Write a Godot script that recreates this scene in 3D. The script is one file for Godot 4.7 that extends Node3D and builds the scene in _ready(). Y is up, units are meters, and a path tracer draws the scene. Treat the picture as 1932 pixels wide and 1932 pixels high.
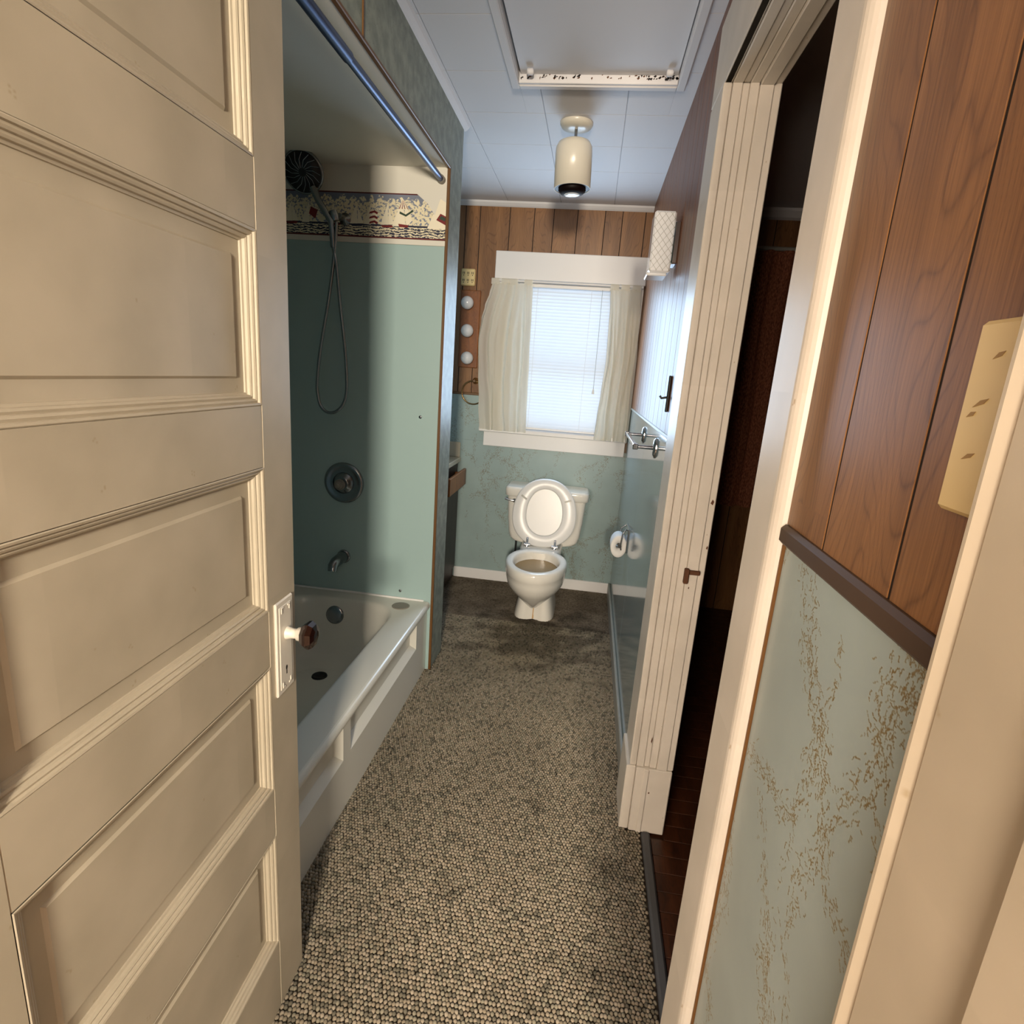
extends Node3D
# A narrow bathroom seen from its doorway. Far wall at z = 0, the camera stands just outside the door at z = 3.94.

const XR := 0.294      # right wall
const XS := -0.654     # end face of the tub partition and the fascia over the tub
const XL := -1.43      # long wall of the tub alcove
const H := 2.545       # ceiling
const HW := 1.33       # top of the blue wainscot
const HH := 2.304      # underside of the soffit over the tub
const ZP0 := 1.158     # partition, vanity side
const ZP1 := 1.371     # partition, tub side
const ZF := 3.618      # wall with the entrance door
const ZJ := 2.228      # far jamb of the side doorway
const ZN := 3.064      # near jamb of the side doorway

var rng := RandomNumberGenerator.new()
var M := {}
var taken := {}

# ------------------------------------------------------------------ shapes
class Shape:
	var s := SurfaceTool.new()
	var uvo := Vector2.ZERO
	var col := Color.WHITE
	func _init() -> void:
		s.begin(Mesh.PRIMITIVE_TRIANGLES)
		s.set_smooth_group(-1)
	func uv_of(p: Vector3, out: Vector3) -> Vector2:
		var a := out.abs()
		if a.x >= a.y and a.x >= a.z:
			return Vector2(p.z, -p.y) + uvo
		if a.z >= a.y:
			return Vector2(p.x, -p.y) + uvo
		return Vector2(p.x, p.z) + uvo
	func vert(p: Vector3, uv: Vector2) -> void:
		s.set_uv(uv)
		s.set_color(col)
		s.add_vertex(p)
	# a flat polygon (convex), seen from the side OUT points to
	func face(pts: Array, out: Vector3) -> void:
		s.set_smooth_group(-1)
		var n: Vector3 = (pts[1] - pts[0]).cross(pts[2] - pts[0])
		if n.length() < 1e-12 and pts.size() > 3:
			n = (pts[2] - pts[0]).cross(pts[3] - pts[0])
		var q := pts.duplicate()
		if n.dot(out) > 0.0:
			q.reverse()
		for i in range(1, q.size() - 1):
			for k in [0, i, i + 1]:
				vert(q[k], uv_of(q[k], out))
	func box(lo: Vector3, hi: Vector3, bev := 0.0) -> Shape:
		var c := (lo + hi) * 0.5
		var h := (hi - lo) * 0.5
		bev = minf(bev, minf(h.x, minf(h.y, h.z)) * 0.95)
		var P := func(sg: Vector3, ax: int) -> Vector3:
			var p := Vector3.ZERO
			for k in 3:
				p[k] = c[k] + sg[k] * (h[k] - (0.0 if k == ax else bev))
			return p
		for ax in 3:
			var a1 := (ax + 1) % 3
			var a2 := (ax + 2) % 3
			for sg in [-1.0, 1.0]:
				var pts := []
				for e in [[-1, -1], [1, -1], [1, 1], [-1, 1]]:
					var v := Vector3.ZERO
					v[ax] = sg
					v[a1] = e[0]
					v[a2] = e[1]
					pts.append(P.call(v, ax))
				var o := Vector3.ZERO
				o[ax] = sg
				face(pts, o)
			if bev > 0.0:
				for s1 in [-1.0, 1.0]:
					for s2 in [-1.0, 1.0]:
						var va := Vector3.ZERO
						va[a1] = s1
						va[a2] = s2
						var vb := va
						va[ax] = -1
						vb[ax] = 1
						var o2 := Vector3.ZERO
						o2[a1] = s1
						o2[a2] = s2
						face([P.call(va, a1), P.call(vb, a1), P.call(vb, a2), P.call(va, a2)], o2 * Vector3(1, 1.001, 1))
		if bev > 0.0:
			for sx in [-1.0, 1.0]:
				for sy in [-1.0, 1.0]:
					for sz in [-1.0, 1.0]:
						var v3 := Vector3(sx, sy, sz)
						face([P.call(v3, 0), P.call(v3, 1), P.call(v3, 2)], v3)
		return self
	# rows of points joined into a skin; the side is voted from the rows' middles (or given)
	func grid(rows: Array, ring := true, smooth := true, closed_v := false, flip := 0) -> Shape:
		var nr := rows.size()
		var nc: int = rows[0].size()
		var vote := 0.0
		if flip == 0:
			for j in nr - 1:
				var m := Vector3.ZERO
				for i in nc:
					m += rows[j][i] + rows[j + 1][i]
				m /= 2.0 * nc
				for i in nc - (0 if ring else 1):
					var a: Vector3 = rows[j][i]
					var b: Vector3 = rows[j][(i + 1) % nc]
					var d: Vector3 = rows[j + 1][i]
					vote += (b - a).cross(d - a).dot((a + b + d) / 3.0 - m)
		else:
			vote = float(flip)
		s.set_smooth_group(0 if smooth else -1)
		for j in nr - (0 if closed_v else 1):
			var j2 := (j + 1) % nr
			for i in nc - (0 if ring else 1):
				var i2 := (i + 1) % nc
				var q := [rows[j][i], rows[j][i2], rows[j2][i2], rows[j2][i]]
				var u := [Vector2(float(i) / nc, float(j) / nr), Vector2(float(i + 1) / nc, float(j) / nr), Vector2(float(i + 1) / nc, float(j + 1) / nr), Vector2(float(i) / nc, float(j + 1) / nr)]
				var o := [0, 1, 2, 0, 2, 3] if vote < 0.0 else [0, 2, 1, 0, 3, 2]
				for k in o:
					vert(q[k], u[k])
		return self
	func cap(row: Array, out: Vector3) -> Shape:
		var m := Vector3.ZERO
		for p in row:
			m += p
		m /= row.size()
		for i in row.size():
			face([m, row[i], row[(i + 1) % row.size()]], out)
		return self
	# profile of [radius, height] turned about AXIS at ORIGIN
	func lathe(prof: Array, origin: Vector3, axis := Vector3.UP, n := 24, smooth := true, capped := true) -> Shape:
		var w := axis.normalized()
		var u := w.cross(Vector3(0, 0, 1) if absf(w.z) < 0.9 else Vector3(0, 1, 0)).normalized()
		var v := w.cross(u)
		var rows := []
		for p in prof:
			var r := []
			for i in n:
				var a := TAU * (i + 0.5) / n
				r.append(origin + w * p[1] + (u * cos(a) + v * sin(a)) * maxf(p[0], 0.0001))
			rows.append(r)
		grid(rows, true, smooth)
		if capped:
			var d := signf(prof[prof.size() - 1][1] - prof[0][1])
			cap(rows[0], -w * d)
			cap(rows[rows.size() - 1], w * d)
		return self
	func tube(path: Array, rad, n := 8, capped := true) -> Shape:
		var rows := []
		var up := Vector3(0.13, 0.97, 0.2)
		for k in path.size():
			var t: Vector3 = (path[mini(k + 1, path.size() - 1)] - path[maxi(k - 1, 0)]).normalized()
			var u := t.cross(up)
			if u.length() < 0.05:
				u = t.cross(Vector3(1, 0, 0))
			u = u.normalized()
			up = u.cross(t).normalized()
			var rr: float = rad[k] if rad is Array else rad
			var r := []
			for i in n:
				var a := TAU * i / n
				r.append(path[k] + (u * cos(a) + up * sin(a)) * rr)
			rows.append(r)
		grid(rows)
		if capped:
			cap(rows[0], path[0] - path[1])
			cap(rows[rows.size() - 1], path[path.size() - 1] - path[path.size() - 2])
		return self
	# closed outline in the plane (u, v) at ORIGIN, pushed along W
	func prism(outline: Array, origin: Vector3, u: Vector3, v: Vector3, w: Vector3) -> Shape:
		var poly := PackedVector2Array()
		for p in outline:
			poly.append(Vector2(p[0], p[1]))
		var cw := Geometry2D.is_polygon_clockwise(poly)
		var A := []
		for p in poly:
			A.append(origin + u * p.x + v * p.y)
		for i in poly.size():
			var j := (i + 1) % poly.size()
			var d := poly[j] - poly[i]
			var n2 := Vector2(d.y, -d.x) * (-1.0 if cw else 1.0)
			if d.length() < 1e-7:
				continue
			face([A[i], A[j], A[j] + w, A[i] + w], u * n2.x + v * n2.y)
		var t := Geometry2D.triangulate_polygon(poly)
		for i in range(0, t.size(), 3):
			face([A[t[i]], A[t[i + 1]], A[t[i + 2]]], -w)
			face([A[t[i]] + w, A[t[i + 1]] + w, A[t[i + 2]] + w], w)
		return self
	func done() -> ArrayMesh:
		s.generate_normals()
		return s.commit()

func shape(uvo := Vector2.ZERO) -> Shape:
	var x := Shape.new()
	x.uvo = uvo
	return x

func bx(lo: Vector3, hi: Vector3, bev := 0.0, uvo := Vector2.ZERO) -> Shape:
	var x := shape(uvo)
	x.box(Vector3(minf(lo.x, hi.x), minf(lo.y, hi.y), minf(lo.z, hi.z)), Vector3(maxf(lo.x, hi.x), maxf(lo.y, hi.y), maxf(lo.z, hi.z)), bev)
	return x

# ------------------------------------------------------------------ objects
func numbered(called: String) -> String:
	if not taken.has(called):
		taken[called] = 0
		return called
	taken[called] += 1
	return "%s_%03d" % [called, taken[called]]

func tag(o: Node, label: String, category: String, group := "", kind := "") -> Node:
	o.set_meta("label", label)
	o.set_meta("category", category)
	if group:
		o.set_meta("group", group)
	if kind:
		o.set_meta("kind", kind)
	return o

func obj(called: String, sh, mat: Material, parent: Node = null) -> MeshInstance3D:
	var o := MeshInstance3D.new()
	o.mesh = sh.done() if sh is Shape else sh
	o.material_override = mat
	o.cast_shadow = GeometryInstance3D.SHADOW_CASTING_SETTING_ON
	if parent == null:
		o.name = numbered(called)
		add_child(o)
	else:
		o.name = called
		parent.add_child(o, true)
	return o

func thing(called: String, label: String, category: String, at := Vector3.ZERO, group := "", kind := "") -> Node3D:
	var o := Node3D.new()
	o.name = numbered(called)
	add_child(o)
	o.position = at
	tag(o, label, category, group, kind)
	return o

func struct(called: String, sh, mat: Material, label: String, category: String) -> MeshInstance3D:
	var o := obj(called, sh, mat)
	tag(o, label, category, "", "structure")
	return o

# ------------------------------------------------------------------ materials
func mat(c: Color, rough := 0.6, metal := 0.0, spec := 0.5) -> StandardMaterial3D:
	var m := StandardMaterial3D.new()
	m.albedo_color = c
	m.roughness = rough
	m.metallic = metal
	m.metallic_specular = spec
	return m

func tex_of(img: Image) -> ImageTexture:
	img.generate_mipmaps()
	return ImageTexture.create_from_image(img)

func noise(sd: int, f: float, oct := 3) -> FastNoiseLite:
	var n := FastNoiseLite.new()
	n.seed = sd
	n.frequency = f
	n.noise_type = FastNoiseLite.TYPE_SIMPLEX_SMOOTH
	n.fractal_octaves = oct
	return n

# grain runs along v
func wood_image(w: int, h: int, dark: Color, light: Color, sd: int, rings := 26.0, wob := 2.2) -> Image:
	var a := noise(sd, 1.0, 3)
	var b := noise(sd + 1, 1.0, 2)
	var img := Image.create(w, h, false, Image.FORMAT_RGB8)
	for y in h:
		var v := float(y) / h
		for x in w:
			var u := float(x) / w
			var g := u * rings + wob * b.get_noise_2d(u * 3.2, v * 2.0) * 3.0
			var r := absf(fposmod(g, 1.0) - 0.5) * 2.0
			var fine := a.get_noise_2d(u * 170.0, v * 9.0)
			var big := b.get_noise_2d(u * 5.0 + 40.0, v * 1.2)
			var t := clampf(0.62 + 0.3 * fine + 0.35 * big - 0.38 * pow(r, 7.0), 0.0, 1.0)
			img.set_pixel(x, y, dark.lerp(light, t))
	return img

# pale laminate with veins made of short gold squiggles
func marble_image(size: int, base: Color, vein: Color, sd: int, veins: int) -> Image:
	var r := RandomNumberGenerator.new()
	r.seed = sd
	var n := noise(sd, 0.006, 3)
	var img := Image.create(size, size, false, Image.FORMAT_RGB8)
	for y in size:
		for x in size:
			var k := 1.0 + 0.035 * n.get_noise_2d(x, y)
			img.set_pixel(x, y, Color(base.r * k, base.g * k, base.b * k))
	for k in veins:
		var p := Vector2(r.randf() * size, r.randf() * size)
		var ang := PI / 2 + r.randfn(0.0, 0.35)
		var dens := 1.0
		for step in r.randi_range(25, 85):
			ang = lerpf(ang, PI / 2, 0.06) + r.randfn(0.0, 0.22)
			p += Vector2.from_angle(ang) * size * 0.0085
			dens = clampf(dens + r.randfn(0.0, 0.35), 0.15, 2.6)
			for q in int(dens * 3.6):
				var c := p + Vector2(r.randfn(0.0, size * 0.0052 * dens), r.randfn(0.0, size * 0.007))
				var a2 := ang + r.randfn(0.0, 0.5)
				var len := r.randf_range(0.003, 0.0105) * size
				var cc := base.lerp(vein, r.randf_range(0.45, 1.0))
				for t in int(len):
					a2 += r.randfn(0.0, 0.2)
					c += Vector2.from_angle(a2)
					img.set_pixel(posmod(int(c.x), size), posmod(int(c.y), size), cc)
					if t % 4 == 0:
						img.set_pixel(posmod(int(c.x) + 1, size), posmod(int(c.y), size), cc)
	return img

func mottle_image(size: int, a: Color, b: Color, sd: int, f: float, specks := 0, speck := Color.BLACK) -> Image:
	var n := noise(sd, f, 4)
	var r := RandomNumberGenerator.new()
	r.seed = sd
	var img := Image.create(size, size, false, Image.FORMAT_RGB8)
	for y in size:
		for x in size:
			img.set_pixel(x, y, a.lerp(b, clampf(0.5 + n.get_noise_2d(x, y), 0.0, 1.0)))
	for k in specks:
		var x := r.randi() % size
		var y := r.randi() % size
		for j in r.randi_range(1, 4):
			img.set_pixel((x + r.randi() % 3) % size, (y + j) % size, speck)
	return img

func fill_poly(img: Image, pts: Array, c: Color) -> void:
	var poly := PackedVector2Array()
	var lo := Vector2(1e9, 1e9)
	var hi := -lo
	for p in pts:
		var q := Vector2(p[0], p[1])
		poly.append(q)
		lo = lo.min(q)
		hi = hi.max(q)
	for y in range(maxi(0, int(lo.y)), mini(img.get_height(), int(hi.y) + 1)):
		for x in range(maxi(0, int(lo.x)), mini(img.get_width(), int(hi.x) + 1)):
			if Geometry2D.is_point_in_polygon(Vector2(x, y), poly):
				img.set_pixel(x, y, c)

# the nautical wallpaper border: clouds, sails and waves between two dark red lines
func border_image() -> Image:
	var w := 1024
	var h := 256
	var r := RandomNumberGenerator.new()
	r.seed = 5
	var img := Image.create(w, h, false, Image.FORMAT_RGB8)
	img.fill(Color(0.47, 0.50, 0.57))
	var cream := Color(0.90, 0.86, 0.74)
	var navy := Color(0.13, 0.15, 0.25)
	var n := noise(3, 0.02, 3)
	for y in h:
		for x in w:
			var top := 34.0 + 40.0 * n.get_noise_2d(x, 0.0)
			if y > top:
				var k := n.get_noise_2d(x * 2.2, y * 2.2)
				img.set_pixel(x, y, Color(0.50, 0.53, 0.60) if k < -0.22 else cream)
	for k in 90:      # scalloped cloud tops
		var c := Vector2(r.randf() * w, r.randf_range(26, 120))
		var rad := r.randf_range(7, 20)
		for a in 40:
			var t := PI + PI * a / 40.0
			var p := c + Vector2(cos(t), sin(t)) * rad
			for d in 2:
				if p.x >= 0 and p.x < w and p.y + d >= 0:
					img.set_pixel(int(p.x), int(p.y) + d, Color(0.42, 0.45, 0.52))
	for y in range(178, h):
		for x in w:
			var k2 := sin(x * 0.16 + 4.0 * sin(y * 0.19) + 4.0 * n.get_noise_2d(x * 2.0, y * 6.0)) + 1.3 * sin(y * 0.42 + 1.6 * sin(x * 0.05) + 3.0 * n.get_noise_2d(x * 1.3, y * 3.0))
			img.set_pixel(x, y, navy if k2 > 0.05 or y < 188 else cream)
	var white := Color(0.93, 0.90, 0.81)
	var red := Color(0.45, 0.09, 0.10)
	var green := Color(0.16, 0.24, 0.18)
	# boats: x of the mast and a kind
	for b in [[60, 0], [175, 1], [330, 0], [470, 3], [560, 2], [660, 0], [750, 4], [985, 5]]:
		var x: float = b[0]
		if b[1] == 0 or b[1] == 3:
			fill_poly(img, [[x, 60], [x + 4, 178], [x - 44, 180]], white)
			fill_poly(img, [[x + 6, 80], [x + 40, 172], [x + 6, 176]], white)
			fill_poly(img, [[x - 40, 182], [x + 42, 180], [x + 30, 192], [x - 28, 194]], red if b[1] == 0 else navy)
		if b[1] == 1:
			fill_poly(img, [[x, 50], [x - 50, 182], [x - 4, 182]], white)
			fill_poly(img, [[x + 8, 92], [x + 52, 110], [x + 36, 160], [x - 4, 132]], red)
		if b[1] == 2:
			fill_poly(img, [[x - 4, 58], [x - 2, 182], [x - 46, 178]], white)
			for k in 5:
				var y0 := 100.0 + k * 14
				fill_poly(img, [[x - 8, y0 + 8], [x + 20, y0], [x + 40, y0 + 10], [x + 36, y0 + 22], [x + 18, y0 + 12], [x - 14, y0 + 20]], red if k % 2 == 0 else white)
		if b[1] == 4:
			fill_poly(img, [[x, 22], [x - 62, 184], [x + 20, 184]], white)
			fill_poly(img, [[x + 4, 28], [x + 60, 150], [x + 26, 182]], white)
			for k in 4:
				fill_poly(img, [[x + 2, 32], [x - 22 + k * 17, 84], [x - 17 + k * 17, 86]], red)
			fill_poly(img, [[x - 16, 100], [x + 20, 116], [x + 64, 88], [x + 66, 98], [x + 22, 128], [x - 18, 112]], green)
			fill_poly(img, [[x - 24, 170], [x + 40, 176], [x + 32, 190], [x - 18, 188]], red)
		if b[1] == 5:
			fill_poly(img, [[x - 6, 14], [x + 36, 16], [x + 36, 190], [x - 84, 190]], white)
			fill_poly(img, [[x - 6, 104], [x + 34, 122], [x + 28, 168], [x - 30, 140]], red)
			fill_poly(img, [[x + 0, 116], [x + 26, 128], [x + 22, 146], [x - 14, 132]], green)
	img.fill_rect(Rect2i(0, 0, w, 7), red.darkened(0.3))
	img.fill_rect(Rect2i(0, h - 9, w, 9), red.darkened(0.2))
	return img

func textured(img: Image, rough: float, scale: Vector2, spec := 0.5) -> StandardMaterial3D:
	var m := mat(Color.WHITE, rough, 0.0, spec)
	m.albedo_texture = tex_of(img)
	m.uv1_scale = Vector3(scale.x, scale.y, 1)
	return m

func make_materials() -> void:
	M.paint = mat(Color(0.70, 0.66, 0.585), 0.42)            # cream door enamel
	M.paint.albedo_texture = tex_of(mottle_image(256, Color(0.94, 0.94, 0.935), Color(1, 1, 1), 9, 0.012, 9, Color(0.88, 0.86, 0.80)))
	M.paint.uv1_scale = Vector3(1.6, 1.6, 1)
	M.casing = mat(Color(0.85, 0.825, 0.78), 0.38)            # casings and jambs
	M.casing.albedo_texture = tex_of(mottle_image(256, Color(0.96, 0.96, 0.955), Color(1, 1, 1), 19, 0.01, 8, Color(0.80, 0.75, 0.68)))
	M.casing.uv1_scale = Vector3(2.0, 2.0, 1)
	M.white = mat(Color(0.90, 0.90, 0.90), 0.45)
	M.ceil = mat(Color(0.86, 0.86, 0.87), 0.7)
	M.upper = mat(Color(0.86, 0.85, 0.81), 0.6)               # painted wall over the tub
	M.wood = textured(wood_image(512, 768, Color(0.36, 0.235, 0.13), Color(0.60, 0.43, 0.265), 11), 0.34, Vector2(2.0, 0.72))
	M.wood_gloss = textured(wood_image(512, 768, Color(0.35, 0.215, 0.135), Color(0.57, 0.38, 0.26), 12, 60.0, 1.2), 0.40, Vector2(2.0, 0.72), 0.35)
	M.groove = mat(Color(0.085, 0.05, 0.03), 0.8)
	var blue := Color(0.62, 0.675, 0.67)
	var mar := marble_image(1024, blue, Color(0.46, 0.37, 0.20), 4, 40)
	M.marble = textured(mar, 0.30, Vector2(0.9, 0.9))
	M.marble_gloss = textured(marble_image(512, Color(0.545, 0.62, 0.63), Color(0.45, 0.42, 0.34), 8, 9), 0.10, Vector2(0.7, 0.7), 0.6)
	M.marble_back = textured(marble_image(1024, Color(0.575, 0.655, 0.655), Color(0.44, 0.40, 0.30), 21, 38), 0.35, Vector2(0.8, 0.8))
	M.fascia = textured(mottle_image(512, Color(0.45, 0.48, 0.445), Color(0.55, 0.575, 0.535), 15, 0.02, 700, Color(0.33, 0.35, 0.33)), 0.44, Vector2(1.6, 1.6), 0.4)
	M.teal = mat(Color(0.625, 0.725, 0.725), 0.36)
	M.brown = mat(Color(0.40, 0.275, 0.14), 0.4)
	M.cap = mat(Color(0.29, 0.215, 0.15), 0.5)
	M.cap_pale = mat(Color(0.60, 0.60, 0.57), 0.4)
	M.chrome = mat(Color(0.80, 0.81, 0.83), 0.12, 1.0)
	M.dull_chrome = mat(Color(0.58, 0.59, 0.60), 0.22, 1.0)
	M.rod = mat(Color(0.32, 0.38, 0.50), 0.34, 0.7)
	M.black = mat(Color(0.025, 0.025, 0.025), 0.4)
	M.porcelain = mat(Color(0.87, 0.86, 0.83), 0.13)
	M.seat = mat(Color(0.85, 0.85, 0.845), 0.3)
	M.enamel = mat(Color(0.85, 0.845, 0.81), 0.2)
	M.grey_plastic = mat(Color(0.52, 0.50, 0.46), 0.5)
	M.plate_ivory = mat(Color(0.86, 0.77, 0.55), 0.4)
	M.board = textured(wood_image(256, 256, Color(0.36, 0.19, 0.07), Color(0.62, 0.38, 0.17), 31, 8.0), 0.4, Vector2(4, 2))
	M.vanity = textured(wood_image(256, 256, Color(0.10, 0.06, 0.035), Color(0.22, 0.13, 0.08), 33, 10.0), 0.5, Vector2(3, 1))
	M.counter = mat(Color(0.72, 0.68, 0.60), 0.3)
	M.floorboard = textured(wood_image(256, 512, Color(0.15, 0.075, 0.04), Color(0.32, 0.18, 0.10), 35, 9.0), 0.35, Vector2(3, 1))
	M.threshold = mat(Color(0.30, 0.30, 0.305), 0.5)
	M.border = textured(border_image(), 0.6, Vector2(1, 1))
	M.rust = mat(Color(0.34, 0.20, 0.10), 0.7)
	M.milk = mat(Color(0.85, 0.86, 0.87), 0.12)
	M.lamp_cream = mat(Color(0.81, 0.795, 0.745), 0.28)
	M.lamp_dark = mat(Color(0.05, 0.012, 0.01), 0.5, 0.0, 0.25)
	M.paper = mat(Color(0.90, 0.90, 0.89), 0.9)
	M.knob_glass = mat(Color(0.10, 0.05, 0.045), 0.04, 0.0, 0.8)
	M.brown_cloth = textured(mottle_image(256, Color(0.42, 0.23, 0.15), Color(0.66, 0.42, 0.30), 41, 0.09), 0.9, Vector2(5, 3))
	M.hall = mat(Color(0.50, 0.41, 0.32), 0.7)
	M.slat = mat(Color(0.93, 0.95, 0.97), 0.4)
	M.slat.backlight_enabled = true
	M.slat.backlight = Color(0.92, 0.92, 0.92)
	M.curtain = mat(Color(0.92, 0.91, 0.885), 0.9)
	M.curtain.backlight_enabled = true
	M.curtain.backlight = Color(0.99, 0.97, 0.89)
	M.curtain.cull_mode = BaseMaterial3D.CULL_DISABLED
	M.slat.cull_mode = BaseMaterial3D.CULL_DISABLED
	M.glass = mat(Color(0.9, 0.95, 1.0, 0.08), 0.02)
	M.glass.transparency = BaseMaterial3D.TRANSPARENCY_ALPHA
	M.water = mat(Color(0.52, 0.40, 0.22), 0.25)
	M.shade_glow = mat(Color(0.9, 0.82, 0.66), 0.8)
	M.shade_glow.emission_enabled = true
	M.shade_glow.emission = Color(1.0, 0.86, 0.66)
	M.shade_glow.emission_energy_multiplier = 1.5
	M.plain_floor = mat(Color(0.42, 0.33, 0.25), 0.8)

# ------------------------------------------------------------------ start
func _ready() -> void:
	rng.seed = 77
	# camera
	var cam := Camera3D.new()
	cam.name = "camera"
	cam.position = Vector3(0.0191, 1.5, 3.9389)
	cam.rotation = Vector3(-0.24, 0.1204, 0.0728)
	cam.fov = 2.0 * rad_to_deg(atan(966.0 / 1075.06))
	cam.near = 0.02
	add_child(cam)
	cam.current = true
	# overcast daylight outside, exposure
	var env := Environment.new()
	env.background_mode = Environment.BG_COLOR
	env.background_color = Color(0.74, 0.87, 1.0)
	env.background_energy_multiplier = 2.4
	env.tonemap_mode = Environment.TONE_MAPPER_LINEAR
	env.tonemap_exposure = 1.0
	env.sdfgi_enabled = true
	env.ssao_enabled = true
	env.ssil_enabled = true
	var we := WorldEnvironment.new()
	we.name = "surroundings"
	we.environment = env
	add_child(we)
	# daylight through the blind of the bathroom window
	var day := AreaLight3D.new()
	day.name = "window_daylight"
	day.area_size = Vector2(0.45, 0.90)
	day.light_color = Color(0.78, 0.89, 1.0)
	day.light_energy = 1.4
	day.position = Vector3(-0.17, 1.60, 0.105)
	day.rotation.y = PI
	day.shadow_enabled = true
	day.set("area_range", 8.0)
	add_child(day)
	# warm light of the shaded window at the end of the hall, behind the camera
	var hall := AreaLight3D.new()
	hall.name = "hall_window_light"
	hall.area_size = Vector2(0.27, 0.30)
	hall.light_color = Color(1.0, 0.94, 0.85)
	hall.light_energy = 19.0
	hall.position = Vector3(0.22, 1.84, 6.0)
	hall.shadow_enabled = true
	hall.set("area_range", 12.0)
	add_child(hall)
	# soft light of the second hall window, to the left behind the camera
	var side := AreaLight3D.new()
	side.name = "hall_side_window_light"
	side.area_size = Vector2(0.8, 1.1)
	side.light_color = Color(1.0, 0.92, 0.84)
	side.light_energy = 10.5
	side.position = Vector3(-0.92, 1.55, 6.05)
	side.shadow_enabled = true
	side.set("area_range", 8.0)
	add_child(side)

	make_materials()
	build_shell()
	build_ceiling()
	build_window()
	build_doorways()
	build_door()
	build_side_room()
	build_hall()
	build_carpet()
	build_tub()
	build_toilet()
	build_vanity()
	build_fittings()
	build_lamps()

# ------------------------------------------------------------------ room shell
# planks of wall panelling between the grooves EDGES, on a wall that faces -x ("x") or +z ("z")
func planks(parent: Node, edges: Array, y0: float, y1: float, across: String, m: Material, at := 0.0) -> void:
	var e0: float = edges[0]
	var e1: float = edges[edges.size() - 1]
	if across == "z":
		obj("backing_board", bx(Vector3(e0, y0, at), Vector3(e1, y1, at + 0.0046)), M.groove, parent)
	else:
		obj("backing_board", bx(Vector3(at - 0.0046, y0, e0), Vector3(at, y1, e1)), M.groove, parent)
	for i in edges.size() - 1:
		var a: float = edges[i] + 0.0024
		var b: float = edges[i + 1] - 0.0024
		var off := Vector2(rng.randf_range(0.0, 9.0) - a, y0 + rng.randf_range(-0.08, 0.08) + 1.38)
		if across == "z":
			obj("plank", bx(Vector3(a, y0, at + 0.0046), Vector3(b, y1, at + 0.006), 0.0004, off), m, parent)
		else:
			obj("plank", bx(Vector3(at - 0.006, y0, a), Vector3(at - 0.0046, y1, b), 0.0004, off), m, parent)

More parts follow.
